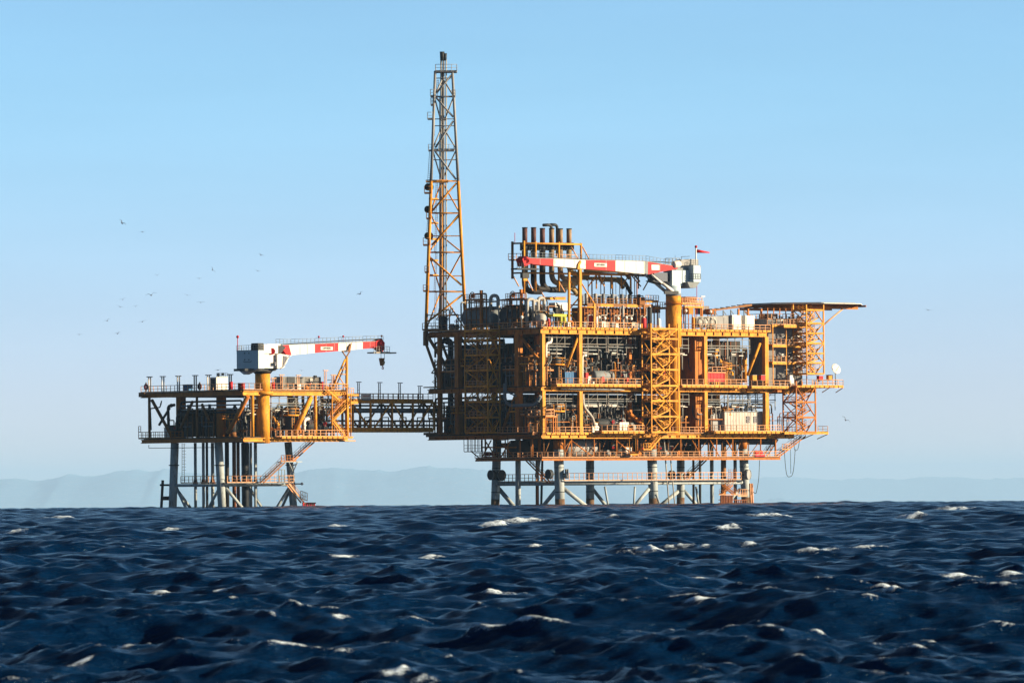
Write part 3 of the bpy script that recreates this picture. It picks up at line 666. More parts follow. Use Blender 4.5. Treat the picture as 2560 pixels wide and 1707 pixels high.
# ------------------------------------------------------------------ equipment prototypes (each a thing with parts, origin at its foot)
def setmat(o, name, m):
    for c in o.children:
        if c.name.split('.')[0] == name: c.material_slots[0].link = 'OBJECT'; c.material_slots[0].material = m
        setmat(c, name, m)
PROTO = {}
def wheel(mb, c, ax, r=.3): mb.ring(c, ax, r, .04, 10); c = Vector(c); mb.tube(c, c + Vector(ax) * .35, .05); return mb
def make(kind):
    O = (0, 0, 0)
    if kind == 'upright_vessel':
        t = thing(kind, 'x', 'vessel', O)
        part('shell', MB().vessel((0, 0, 1.2), (0, 0, 4.6), .95), ORG, t); part('skirt', MB().tube((0, 0, 0), (0, 0, 1.1), .8), BRN, t)
        mb = MB().lathe((0, 0, 3.4), (0, 0, 1), [(0, .96), (0, 1.7), (.12, 1.7), (.12, .96)], 12)
        pts = [(1.65 * math.cos(k * math.pi / 4), 1.65 * math.sin(k * math.pi / 4), 3.5) for k in range(9)]; mb.rail(pts, 1.1, 1.0, .05); part('access_platform', mb, YEL, t)
        part('nozzle_pipe', MB().path([(0, 0, 4.9), (0, 0, 5.9), (1.6, -.3, 5.9), (1.6, -.3, .2)], .13).path([(-.9, 0, 2), (-1.7, -.4, 2), (-1.7, -.4, 5)], .1), INT, t)
        part('ladder', MB().ladder((-.25, -1.05, 0), (-.25, -1.05, 3.5), (.5, 0, 0)), YEL, t)
    elif kind == 'horizontal_vessel':
        t = thing(kind, 'x', 'vessel', O)
        part('shell', MB().vessel((-1.9, 0, 1.7), (1.9, 0, 1.7), .95), GRY, t)
        for s in (-1.2, 1.2): part('saddle', MB().box((s - .15, -.8, 0), (s + .15, .8, 1.2)), BRN, t)
        part('nozzle_pipe', MB().path([(-1, 0, 2.6), (-1, 0, 3.6), (-2.6, 0, 3.6), (-2.6, 0, .1)], .12).path([(1, 0, 2.6), (1, 0, 3.2), (1, -1.1, 3.2), (1, -1.1, .1)], .1).path([(.2, 0, 2.6), (.2, 0, 4.4)], .1), INT, t)
        part('valve', wheel(MB().ball((1, -1.1, 2), .2), (1, -1.35, 2), (0, -1, 0)), RED, t)
    elif kind == 'pump_skid':
        t = thing(kind, 'x', 'pump', O)
        part('base_frame', MB().box((-1.6, -.8, 0), (1.6, .8, .25)), YEL, t); part('motor', MB().tube((-1.3, 0, .85), (0, 0, .85), .5).box((-1, -.35, 1.2), (-.4, .35, 1.55)), GRY, t)
        part('pump_casing', MB().lathe((.5, 0, .85), (1, 0, 0), [(0, .25), (.1, .6), (.5, .6), (.6, .25)], 12), STL, t)
        part('pipework', MB().path([(.8, 0, 1.4), (.8, 0, 2.6), (2.2, 0, 2.6), (2.2, 0, 4.5)], .13).path([(1.1, 0, .8), (1.9, 0, .8), (1.9, -.5, .8), (1.9, -.5, 3.4), (-.6, -.5, 3.4)], .1), INT, t)
        part('valve', wheel(MB().ball((.8, 0, 2), .22), (.8, -.3, 2), (0, -1, 0)), RED, t)
    elif kind == 'pipe_manifold':
        t = thing(kind, 'x', 'pipework', O); r_ = random.Random(3)
        part('frame', MB().beam((-1.7, 0, 0), (-1.7, 0, 4.4), .18).beam((1.7, 0, 0), (1.7, 0, 4.4), .18).beam((-1.7, 0, 4.4), (1.7, 0, 4.4), .2).beam((-1.7, 0, 2.3), (1.7, 0, 2.3), .16), BRN, t)
        for k in range(5):
            x = -1.35 + k * .66; h = 2 + r_.random() * 2.2; d = r_.choice((-1, 1))
            part('pipe', MB().path([(x, -.3, 0), (x, -.3, h), (x + d * .9, -.3, h), (x + d * .9, .5, h + .8), (x + d * .9, .5, 4.8)], .09 + .03 * r_.random()), (INT, GRY, STL)[k % 3], t)
        for k in range(4): part('valve_wheel', wheel(MB(), (-1.35 + k * .66, -.55, 1.1 + .25 * (k % 2)), (0, -1, 0), .22), ORG, t)
    elif kind == 'control_cabinet':
        t = thing(kind, 'x', 'cabinet', O)
        part('body', MB().box((-.9, -.5, .15), (.9, .5, 2.1)), GRY, t); part('plinth', MB().box((-.85, -.45, 0), (.85, .45, .15)), STL, t)
        
        for x in (-.8, .04): d_ = part('door', MB().box((x, -.54, .3), (x + .76, -.5, 1.95)), WHT, t); part('handle', MB().box((x + .3, -.58, 1.05), (x + .42, -.54, 1.2)), STL, d_)
        part('rain_hood', MB().box((-1, -.65, 2.1), (1, .55, 2.17)), YEL, t)
    elif kind == 'filler_module':  # dark boxes added deep inside to block light and see-through
        t = thing(kind, 'x', 'module', O)
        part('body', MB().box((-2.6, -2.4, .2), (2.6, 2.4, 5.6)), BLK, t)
        mb = MB()
        for x in (-2.6, -.9, .9, 2.6): mb.beam((x, -2.5, 0), (x, -2.5, 5.9), .22, up=(0, 1, 0))
        for z in (.15, 3, 5.8): mb.beam((-2.7, -2.5, z), (2.7, -2.5, z), .2)
        part('frame', mb, BRN, t)
        part('duct', MB().path([(-2, -2.9, .3), (-2, -2.9, 4.6), (1.8, -2.9, 4.6), (1.8, -2.9, 6.6)], .3), STL, t)
        part('pipework', MB().path([(-1, -2.75, 6.5), (-1, -2.75, 2.2), (2.4, -2.75, 2.2)], .1).path([(.4, -2.75, 0), (.4, -2.75, 5), (3, -2.75, 5)], .09), GRY, t)
    elif kind == 'mezzanine_platform':
        t = thing(kind, 'x', 'walkway', O); mb = MB()
        for x in (-2.2, 2.2):
            for y in (-.8, .8): mb.beam((x, y, 0), (x, y, 2.6), .16)
        part('post_frame', mb, ORG, t); part('floor', MB().box((-2.4, -.95, 2.55), (2.4, .95, 2.7)), ORG, t)
        part('railing', MB().rail([(-2.35, .9, 2.7), (-2.35, -.9, 2.7), (2.35, -.9, 2.7), (2.35, .9, 2.7)], 1.1, 1.2), RAIL, t)
        part('pipework', MB().path([(-1.8, 0, 0), (-1.8, 0, 4.4), (2.8, 0, 4.4)], .12).path([(1.5, -.5, 0), (1.5, -.5, 2.2), (-1.5, -.5, 2.2)], .09).path([(.6, 0, 2.7), (.6, 0, 5.2)], .14), INT, t)
    return t
ORD = ['first', 'second', 'third', 'fourth', 'fifth', 'sixth', 'seventh', 'eighth', 'ninth', 'tenth', 'eleventh', 'twelfth', 'thirteenth', 'fourteenth', 'fifteenth', 'sixteenth', 'seventeenth', 'eighteenth', 'nineteenth', 'twentieth']
NAMEK = {'upright_vessel': 'upright vessel', 'horizontal_vessel': 'lying tank on saddles', 'pump_skid': 'pump set', 'pipe_manifold': 'rack of upright pipes',
         'control_cabinet': 'two-door cabinet', 'filler_module': 'dark framed filler module', 'mezzanine_platform': 'small orange mezzanine'}
VAR = {'upright_vessel': ('shell', [(ORG, 'orange'), (STL, 'dark'), (BRN, 'brown'), (STL, 'dark')]), 'horizontal_vessel': ('shell', [(GRY, 'grey'), (STL, 'dark')]),
       'pump_skid': ('motor', [(GRY, 'grey'), (ORG, 'orange')]), 'control_cabinet': ('body', [(GRY, 'grey'), (WHT, 'white')])}
def put(kind, base, where, fr=M, rot=0, sc_=1.0, grp=None):
    desc = NAMEK[kind]; mv = None
    if kind in VAR: mv = rnd.choice(VAR[kind][1]); desc = mv[1] + ' ' + desc
    lab = desc + ' ' + where
    if kind not in PROTO: PROTO[kind] = make(kind)
    o = clone(PROTO[kind], lab, base, fr, rot, (sc_, sc_, sc_))
    if mv: setmat(o, VAR[kind][0], mv[0])
    o['group'] = grp or 'process equipment on the big platform'
    return o
MIX = ['upright_vessel', 'pipe_manifold', 'horizontal_vessel', 'pump_skid', 'mezzanine_platform', 'pipe_manifold', 'control_cabinet', 'pump_skid', 'pipe_manifold']
def row(us, w_, z, deck, rowname, fr=M, kinds=MIX, rot=0, grp=None, tall=1.3):
    n = 0
    for k, u in enumerate(us):
        kd = kinds[(k * 5 + int(z)) % len(kinds)] if kinds is MIX else kinds[k % len(kinds)]
        s = rnd.uniform(1.0, tall) if kd not in ('control_cabinet', 'filler_module') else 1.0
        if callable(w_): b = (w_(u) , u, z)
        else: b = (u + rnd.uniform(-.4, .4), w_ + rnd.uniform(-.4, .6), z)
        put(kd, b, 'on the %s, %s row, %s from the left' % (deck, rowname, ORD[k]), fr, rot + rnd.choice((0, math.pi)) * (kd not in ('pipe_manifold', 'filler_module', 'control_cabinet')), s, grp)
U1 = [2.5, 5.7, 9.0, 12.4, 15.6, 18.8, 22, 25.2, 45.5, 48.6, 51.8, 54.8]
for z, nm in ((ZM, 'middle deck'), (ZB, 'lower deck')):
    row(U1, 2.6, z, nm, 'front', tall=1.25); row([3, 7, 11, 15, 20, 25, 29.5, 46, 50, 54], 6.4, z, nm, 'second', tall=1.4)
    row([3.6, 9.5, 16, 22.2, 28.5, 35, 41, 47.5, 53.5], 14, z, nm, 'rear', kinds=['filler_module'], tall=1.5)
# left side: rows that face the shaded side
for z, nm in ((ZM, 'middle deck'), (ZB, 'lower deck')):
    for k, wq in enumerate((10.8, 14.5, 18, 21.4, 25, 28.6, 32)):
        kd = ['filler_module', 'upright_vessel', 'pipe_manifold', 'filler_module', 'horizontal_vessel', 'filler_module', 'pipe_manifold'][k]
        put(kd, (3.2 + .3 * (k % 2), wq, z), 'on the %s, %s back along the shaded side' % (nm, ORD[k]), M, -math.pi / 2, 1.1 if kd != 'filler_module' else 1.0)
    put('filler_module', (10, 25, z), 'on the %s, deep inside behind the left side, nearer one' % nm, M, -math.pi / 2)
    put('filler_module', (10, 31.5, z), 'on the %s, deep inside behind the left side, farther one' % nm, M, -math.pi / 2)

for nm, z, zz_, u0_, u1_ in (('between middle and top decks', ZM, ZTg, 9, 71), ('between lower and middle decks', ZB, ZMg, 9, 64)):  # black walls added to darken the bays and hide the sky behind
    t = thing('shade_wall', 'added dark wall for shade deep behind the front equipment, ' + nm, 'wall', (u0_, 19, z), M)
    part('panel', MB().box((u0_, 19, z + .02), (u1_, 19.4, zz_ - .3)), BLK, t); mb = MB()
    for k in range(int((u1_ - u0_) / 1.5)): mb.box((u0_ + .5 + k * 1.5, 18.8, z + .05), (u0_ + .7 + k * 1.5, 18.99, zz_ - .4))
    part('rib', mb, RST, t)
for nm, z, zz_ in (('middle', ZM, ZTg), ('lower', ZB, ZMg)):  # same kind of added wall, darkens the left bays
    t = thing('shade_wall', 'added dark wall for shade behind the equipment along the shaded left side, %s deck' % nm, 'wall', (7.6, 9.8, z), M)
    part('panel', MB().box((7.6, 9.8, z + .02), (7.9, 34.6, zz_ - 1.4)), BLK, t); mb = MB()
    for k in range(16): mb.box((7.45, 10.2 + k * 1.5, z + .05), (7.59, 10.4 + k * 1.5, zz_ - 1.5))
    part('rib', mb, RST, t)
for z, nm in ((ZM, 'middle deck'), (ZB, 'lower deck')):
    for k, wq in enumerate((2.2, 5.4, 8.6, 11.6, 21.6, 24, 27.2, 30.4, 33.4)):
        put(('mezzanine_platform', 'pipe_manifold', 'upright_vessel', 'pipe_manifold')[(k + (z > 20)) % 4], (1.5, wq, z), 'on the %s, outer left side row, %s back' % (nm, ORD[k]), M, -math.pi / 2, 1.25)
# ceiling-hung pipe racks along the front openings
def hrack(u0, u1, w_, zt, drop, label, feet=(), fr=M, seed=1):
    r_ = random.Random(seed); t = thing('pipe_rack', label, 'pipe rack', (u0, w_, zt), fr, 'pale racks hung under the decks'); n = max(2, int((u1 - u0) / 2.0)); mb = MB()
    for k in range(n + 1):
        u = u0 + (u1 - u0) * k / n; d = drop * r_.choice((.55, .75, 1.0, 1.0)); mb.beam((u, w_, zt), (u, w_, zt - d), .13, up=(0, 1, 0))
        if r_.random() < .5: mb.beam((u - .45, w_, zt - d), (u + .45, w_, zt - d), .12)
        if r_.random() < .35: mb.tube((u, w_, zt - d * .5), (u + (u1 - u0) / n, w_, zt - .1), .05)
    part('hangers', mb, HNG, t)
    for d, hh, wd in ((.14, .1, .35), (.42, .16, .7), (.55, .12, .7)):
        part('tray', MB().beam((u0, w_ + .1, zt - drop * d), (u1, w_ + .1, zt - drop * d), wd, hh), HNG if d < .5 else GRY, t)
    for k in range(3):
        z = zt - drop * (.5 + .17 * k); a = u0 + r_.random() * 2; b = u1 - r_.random() * 3
        part('pipe', MB().path([(a, w_ + .5 + .3 * k, z - 1.6), (a, w_ + .5 + .3 * k, z), (b, w_ + .5 + .3 * k, z), (b, w_ + .5 + .3 * k, z - 1.2 - r_.random() * 2)], .11 + .05 * k), HNG if k != 1 else GRY, t)
    part('lamp_bar', MB().box((u0 + 1, w_ - .1, zt - drop * .8), (u0 + 2.2, w_ + .2, zt - drop * .77)), WHT, t)
    part('lamp_bar', MB().box(((u0 + u1) / 2, w_ - .1, zt - drop * .86), ((u0 + u1) / 2 + 1.2, w_ + .2, zt - drop * .83)), WHT, t)
    return t
for z, nm, dr in ((ZTg, 'top', 4.6), (ZMg, 'middle', 3.6)):
    hrack(1.0, 9.4, 1.3, z, dr, 'pale pipe rack hung under the %s deck, leftmost front bay' % nm, seed=2)
    hrack(11, 18.3, 1.3, z, dr, 'pale pipe rack hung under the %s deck, left half of the wide front bay' % nm, seed=3)
    hrack(18.6, 26, 1.1, z, dr, 'pale pipe rack hung under the %s deck, just left of the yellow stair tower' % nm, seed=4)
    hrack(37, 40.3, 1.0, z, dr, 'short pale pipe rack under the %s deck beside the orange wall' % nm, seed=5)
    hrack(44.6, 51.2, 1.2, z, dr, 'pale pipe rack hung under the %s deck right of the orange wall' % nm, seed=6)
    hrack(51.5, 57.6, 1.4, z, dr, 'pale pipe rack hung under the %s deck in the last front bay' % nm, seed=7)
hrack(59.5, 67, 4, ZMg, 3.6, 'pale pipe rack under the middle deck, open right end below the quarters', seed=8)
hrack(60, 71, 12, ZMg, 5, 'grey pipe rack under the middle deck, far back at the right end', seed=9)
for k, (y0, y1) in enumerate(((13, 20), (21, 27), (28, 35))):
    for z, nm in ((ZTg, 'top'), (ZMg, 'middle')):
        t = thing('pipe_rack', 'shaded pipe bundle under the %s deck, %s bay of the left side' % (nm, ORD[k]), 'pipe rack', (1.2, y0, z), M, 'shaded pipe racks of the left side')
        part('pipe', MB().path([(1.2, y0, z - 3), (1.2, y0, z - 1), (1.2, y1, z - 1), (1.2, y1, z - 4)], .22), STL, t); part('pipe', MB().path([(1.6, y0, z - 1.8), (1.6, y1, z - 1.8)], .16), GRY, t)
        part('tray', MB().box((1, y0, z - 2.6), (1.6, y1, z - 2.45)), GRY, t)
        mb = MB()
        for j in range(4): mb.beam((1.1, y0 + (y1 - y0) * j / 3, z), (1.1, y0 + (y1 - y0) * j / 3, z - 2.7), .12)
        part('hangers', mb, GRY, t)

def zf(px, py, w_=0.0): return M.onw(px, py, w_)
# orange fire wall bays and other wall panels
def wallbox(name, label, px0, px1, y0, y1, w_, dep, m, cat='wall', ribs=0, rm=None, grp=None):
    a = zf(px0, y1, w_); b = zf(px1, y0, w_); t = thing(name, label, cat, (a.x, w_, a.z), M, grp)
    part('panel', MB().box((a.x, w_, a.z), (b.x, w_ + dep, b.z)), m, t)
    if ribs:
        mb = MB()
        for k in range(ribs + 1): u = a.x + (b.x - a.x) * k / ribs; mb.box((u - .05, w_ - .08, a.z + .02), (u + .05, w_ + .02, b.z - .02))
        part('rib', mb, rm or m, t)
    return t
wallbox('fire_wall', 'tall orange plated wall right of the crane pedestal, between middle and top decks', 1735, 1759, 838, 962, 2.2, 5, ORG, ribs=2)
wallbox('fire_wall', 'tall orange plated wall right of the crane pedestal, between lower and middle decks', 1739, 1760, 984, 1080, 2.2, 5, ORG, ribs=2)
wallbox('fire_wall', 'recessed brown plated wall just right of the stair tower, upper storey', 1702, 1736, 880, 955, 7, 4, RST, ribs=3, rm=BRN)
wallbox('fire_wall', 'recessed brown plated wall just right of the stair tower, lower storey', 1704, 1738, 990, 1075, 7, 4, RST, ribs=3, rm=BRN)
# pedestal column shared down the front
for k, (x0, x1, y0, y1, n, lab) in enumerate(((1322, 1350, 1040, 1082, 7, 'left of the near corner column on the lower deck'), (1372, 1444, 1036, 1082, 13, 'in the first wide front bay of the lower deck'), (1462, 1484, 1048, 1082, 5, 'left of the front walkway on the lower deck'), (1700, 1722, 1038, 1080, 6, 'right of the yellow stair tower on the lower deck'), (1376, 1440, 905, 955, 8, 'behind the blue container on the middle deck'), (1525, 1600, 900, 955, 9, 'left of the stair tower, middle deck'), (1918, 1985, 1030, 1082, 9, 'under the quarters on the lower deck'), (1468, 1600, 690, 742, 15, 'behind the compressor packages on the top deck'))):
    w_ = 1.6 if k not in (7,) else 10; w_ = 4 if k == 4 else w_
    a_, b_ = zf(x0, y1, w_), zf(x1, y0, w_); zb_ = ZT if k == 7 else (ZM if k in (4, 5) else ZB); t = thing('pipe_bank', 'bank of thin orange upright pipes ' + lab, 'pipes', (a_.x, w_, zb_), M, 'banks of upright orange pipes')
    for i in range(n):
        u = a_.x + (b_.x - a_.x) * (i + rnd.uniform(.1, .9)) / n; h = b_.z - rnd.uniform(0, 1.4); part('pipe', MB().path([(u, w_ + .4 * (i % 3), zb_), (u, w_ + .4 * (i % 3), h), (u + rnd.choice((-.5, .5)), w_ + .4 * (i % 3), h)], rnd.choice((.06, .09, .12))), rnd.choice((ORG, YEL, RAIL, INT)), t)
    part('cross_rail', MB().beam((a_.x, w_ - .1, zb_ + (b_.z - zb_) * .6), (b_.x, w_ - .1, zb_ + (b_.z - zb_) * .6), .12), ORG, t)
# containers and cabins on the decks
def container(name, label, c, d, m, cat='container', fr=M, doorm=None, ribs=8, grp=None, open_=None):
    (u, w_, z), (lu, lw, lz) = c, d; t = thing(name, label, cat, (u, w_, z), fr, grp)
    part('body', MB().box((u, w_, z + .1), (u + lu, w_ + lw, z + lz)), m, t)
    mb = MB()
    for k in range(ribs + 1):
        x = u + lu * k / ribs; mb.box((x - .04, w_ - .05, z + .12), (x + .04, w_ + .01, z + lz - .1))
    part('rib', mb, m, t)
    part('corner_frame', MB().beam((u, w_, z), (u, w_, z + lz + .05), .16, up=(0, 1, 0)).beam((u + lu, w_, z), (u + lu, w_, z + lz + .05), .16, up=(0, 1, 0)).beam((u, w_, z + lz), (u + lu, w_, z + lz), .14).beam((u, w_, z + .05), (u + lu, w_, z + .05), .14), m, t)
    if doorm: part('door', MB().box((u + lu * .62, w_ - .07, z + .2), (u + lu * .84, w_ - .0, z + lz - .25)), doorm, t)
    return t
p = zf(1413, 945, .8); q = zf(1448, 921, .8)
container('shipping_container', 'blue container on the middle deck behind the railing, left of a front column', (p.x, .8, ZM + .3), (q.x - p.x, 2.4, 2.4), BLU, ribs=9)
p = zf(1768, 956, .9); q = zf(1810, 934, .9); container('skip_container', 'faded red container on the middle deck right of the orange wall', (p.x, .9, ZM + 1.1), (q.x - p.x, 2, 1.7), PNK, ribs=5)
t = thing('equipment_cabin', 'large white cabin with two dark windows on the lower deck', 'cabin', (44.5, 1.2, ZB), M)
p = zf(1812, 1080, 1.2); q = zf(1906, 1030, 1.2)
part('wall', MB().box((p.x, 1.2, ZB + .1), (q.x, 5.2, q.z)), CBN, t); part('side_wall', MB().box((p.x - 2.4, 2.2, ZB + .1), (p.x - .01, 5, q.z - .3)), CLD, t)
for px in (1866, 1884): a = zf(px, 1056, 1.2); w_ = part('window', MB().box((a.x, 1.13, a.z), (a.x + .8, 1.2, a.z + 1.3)), GLS, t); part('frame', MB().beam((a.x, 1.1, a.z), (a.x + .8, 1.1, a.z), .06).beam((a.x + .8, 1.1, a.z), (a.x + .8, 1.1, a.z + 1.3), .06).beam((a.x + .8, 1.1, a.z + 1.3), (a.x, 1.1, a.z + 1.3), .06).beam((a.x, 1.1, a.z + 1.3), (a.x, 1.1, a.z), .06), GRY, w_)
mb = MB()
for k in range(14): u = p.x + (q.x - p.x) * k / 13; mb.box((u - .03, 1.15, ZB + .15), (u + .03, 1.2, q.z - .1))
part('rib', mb, CBN, t); part('roof', MB().box((p.x - .2, 1.0, q.z), (q.x + .2, 5.3, q.z + .15)), GRY, t)
p = zf(1548, 1080, -1); container('control_cabinet', 'small white box on the lower front walkway left of the stair tower', (p.x, -1.2, ZB + .4), (2.3, 1, 1.7), WHT, 'cabinet', ribs=3)
# quarters
QL, QR = M.u(1921, 1.6), M.u(2006, 1.6)
t = thing('quarters_block', 'grey clad quarters block with white windows under the helideck at the right end', 'building', (QL, 1.6, ZM), M)
zq = M.z(1950, 798, 1.6); part('wall', MB().box((QL, 1.6, ZM + .02), (QR, 7.6, zq)), CLD, t)
mb = MB()
for k in range(int((QR - QL) / .3)): mb.box((QL + .1 + k * .3, 1.53, ZM + .1), (QL + .18 + k * .3, 1.6, zq - .1))
part('cladding_rib', mb, CLD, t)
mb = MB()
for k in range(10): mb.box((QL - .07, 2 + k * .55, ZM + .1), (QL, 2.1 + k * .55, zq - .1))
part('cladding_rib', mb, GRY, t)
for i, y in enumerate((812, 862, 905)):
    z = M.z(1950, y, 0); mb = MB().box((QL - .4, -.1, z - .12), (QR - .2, 1.55, z)); mb.beam((QL - .4, -.1, z - .25), (QR - .2, -.1, z - .25), .1, .5); part('balcony', mb, YEL, t)
    part('railing', MB().rail([(QL - .3, 1.5, z), (QL - .3, -.05, z), (QR - .2, -.05, z)], 1.15, 1.2), RAIL, t)
    for k in range(3): a = QL + 1.4 + k * 2.1; part('window', MB().box((a, 1.48, z + 1.0), (a + .7, 1.54, z + 1.75)), GLS if k != 1 else WHT, t)
    d_ = part('door', MB().box((QR - 1.6, 1.46, z + .05), (QR - .8, 1.54, z + 2.0)), WHT, t); part('handle', MB().box((QR - 1.5, 1.4, z + .95), (QR - 1.4, 1.46, z + 1.1)), STL, d_)
for u in (QL - .2, QL + 3.6, QR - .3): part('balcony_post', MB().beam((u, -.05, ZM + .3), (u, -.05, M.z(1950, 812, 0)), .16, up=(0, 1, 0)), YEL, t)
part('roof_plant', MB().box((QL + 1.5, 3.5, zq + .01), (QL + 4.5, 6, zq + 1.1)), BLK, t)
for k in range(5): part('roof_post', MB().beam((QL + .3 + k * 1.7, 2.0, zq), (QL + .3 + k * 1.7, 2.0, zq + 2.3), .16, up=(0, 1, 0)), ORG, t)
part('roof_railing', MB().rail([(QL, 7.5, zq), (QL, 1.65, zq), (QR, 1.65, zq)], 1.1, 1.1), RAIL, t)
z = M.z(1960, 812, -1); mb = MB().box((QL + 1.5, -1.6, z - .15), (QR - .5, -.15, z)); mb.beam((QL + 1.5, -1.6, z - .3), (QR - .5, -1.6, z - .3), .1, .6); part('balcony', mb, YEL, t); part('railing', MB().rail([(QL + 1.5, -1.55, z), (QR - .5, -1.55, z)], 1.15, 1.0), RAIL, t)
# helideck
t = thing('helideck', 'thin flat octagonal helideck on raking struts over the right end', 'helideck', (M.u(2003, 10), 10, M.z(2003, 756, 8)), M)
HU = M.u(2003, 10); zh = M.z(2003, 759, 8); RH = 12.5
oc = lambda r_, s=1: [(HU + r_ * math.cos(math.pi / 8 + k * math.pi / 4), 10 + r_ * math.sin(math.pi / 8 + k * math.pi / 4)) for k in range(8)]
part('landing_deck', MB().prism(oc(RH), zh - .18, zh), GRY, t)
part('safety_net', MB().prism(oc(RH + 1.4), zh - .32, zh - .2), WHT, t)
mb = MB()
for k in range(-4, 5): mb.ibeam((HU + k * 2.6, 1, zh - .55), (HU + k * 2.6, 19, zh - .55), .2, .4)
for wq in (2, 10, 18): mb.ibeam((HU - 10, wq, zh - 1.0), (HU + 9, wq, zh - 1.0), .25, .5)
part('under_beams', mb, ORG, t)
mb = MB()
for (a, b) in (((2059, 812), (2112, 768)), ((2020, 785), (1975, 805)), ((2010, 778), (1990, 815))): mb.tube(zf(*a, -1), zf(*b, 1), .17)
part('raking_strut', mb, RAIL, t)
mb = MB().slab([zf(1768, 775, 6), zf(1880, 760, 6), zf(1880, 760, 8), zf(1768, 775, 8)], (0, 0, -.4)); part('approach_ramp', mb, BRN, t)
mb = MB()
for k in range(7):
    a = zf(1772 + k * 14, 775 - k * 2.2, 6); mb.box((a.x, 5.6, a.z + .05), (a.x + .9, 6, a.z + .2))
part('edge_lights', mb, BLK, t)
mb = MB()
for px in (1846, 1903, 1870): a = zf(px, 772, 4); mb.beam((a.x, 4, a.z), (a.x, 4, ZT if px < 1906 else ZM), .35, up=(0, 1, 0))
mb.tube(zf(1858, 775, 4), zf(1890, 800, 4), .12); part('support_post', mb, ORG, t)
# satellite dish and its balcony goods
c = zf(2088, 923, -1.5); t = thing('satellite_dish', 'white satellite dish at the far right edge of the platform', 'satellite dish', (c.x, -1.5, ZM + .4), M)
ax = Vector((-.05, -.85, .35)).normalized()
part('reflector', MB().lathe(c, ax, [(0, .05), (.06, .55), (.26, 1.12), (.30, 1.12), (.12, .5), (.08, .05)], 22), WHT, t)
part('mast', MB().tube((c.x + .1, -1.5, ZM + .4), (c.x + .1, -1.4, c.z - .1), .1), GRY, t); part('feed_arm', MB().tube(c + Vector((0, 0, -.6)), c + ax * 1.1, .05).ball(c + ax * 1.15, .12), GRY, t)

# ------------------------------------------------------------------ exhaust stacks with their frame
SX = [1312, 1334, 1356, 1379, 1400.5, 1422.5]; ST = [569, 569, 571, 571, 572, 572]; WS = 8.0
for k, (px, top) in enumerate(zip(SX, ST)):
    t = thing('exhaust_stack', '%s from the left of the six upright exhaust stacks, %s' % (ORD[k], 'reddish' if k < 3 else 'buff'), 'exhaust stack', zf(px, 700, WS), M, 'exhaust stacks')
    mid = zf(px, 612, WS); r = .52; mU = STKR if k < 3 else STKP
    part('upper_pipe', MB().tube(mid, zf(px, top, WS), r, 14), mU, t); part('rim', MB().lathe(zf(px, top, WS) - Vector((0, 0, .15)), (0, 0, 1), [(0, r), (0, r + .05), (.2, r + .05), (.2, r - .1), (.12, r - .12)], 14), BLK, t)
    part('expansion_joint', MB().tube(zf(px, 624, WS), mid, r + .1, 12), STL, t)
    yb = (728, 722, 724, 708, 699, 686)[k]; xe = (1352, 1374, 1412, 1440, 1448, 1470)[k]
    part('lower_duct', MB().path([zf(px, 624, WS), zf(px, yb, WS), zf(xe, yb + 1, WS)], .55 if k > 2 else .62, bend=2.2, n=14), (BLK, BLK, BLK, STKP, STKP, CRM)[k], t)
    mb = MB()
    for s in (-1, 1): q = zf(px + s * 8, 618, WS); mb.box((q.x - .2, WS - .3, q.z - .7), (q.x + .15, WS + .3, q.z + .9)); mb.tube(q + Vector((0, -.4, -.5)), q + Vector((0, -.4, .5)), .12)
    part('clamp', mb, STL, t)
t = thing('vent_gooseneck', 'pair of dark gooseneck vents bent left above the middle exhaust stacks', 'vent pipe', zf(1385, 640, 10), M)
part('pipe', MB().path([zf(1379, 640, 10), zf(1379, 562, 10), zf(1358, 563, 10)], .3, bend=1.2), STL, t); part('pipe', MB().path([zf(1393, 640, 10), zf(1393, 562, 10), zf(1376, 562, 10)], .3, bend=1.2), STL, t)
t = thing('stack_frame', 'open yellow frame of posts and rails that holds the exhaust stacks', 'steel frame', zf(1310, 735, 6.5), M)
for px, y0, y1 in ((1310, 602, 735), (1339, 604, 728), (1397, 605, 728), (1452.5, 608, 650)): part('post', MB().tube(zf(px, y1, 6.3), zf(px, y0, 6.3), .22), YEL, t)
part('post', MB().tube(zf(1281, 697, 10), zf(1281, 604, 10), .27), BRN, t)
for y, a, b in ((608, 1310, 1454), (682, 1310, 1560)): part('rail_beam', MB().tube(zf(a, y, 6.3), zf(b, y + (b - a) * .022, 6.3), .19), YEL, t)
for y in (609, 683): part('rail_beam', MB().tube(zf(1281, y, 10), zf(1310, y - 1, 6.3), .17), BRN, t)
for a, b in (((1339, 705), (1360, 742)), ((1398, 706), (1412, 730)), ((1316, 695), (1332, 727)), ((1428, 617), (1450, 655)), ((1456, 617), (1474, 650)), ((1283, 690), (1297, 716))): part('brace', MB().tube(zf(*a, 6.3), zf(*b, 6.3), .13), RAIL, t)
part('walkway', MB().box(zf(1272, 652, 10), zf(1312, 649, 6.2)).box(zf(1312, 652, 6.9), zf(1440, 650, 5.9)), BRN, t)
part('railing', MB().rail([zf(1271, 650, 10), zf(1271, 650, 10), zf(1312, 649, 10), zf(1440, 653, 6)], 1.25, 1.0), RAIL, t)
part('antenna', MB().tube(zf(1287, 610, 10), zf(1287, 582, 10), .06), PNK, t)
part('base_beam', MB().ibeam(zf(1352, 746, 5), zf(1414, 746, 5), .5, .6), YEL, t)
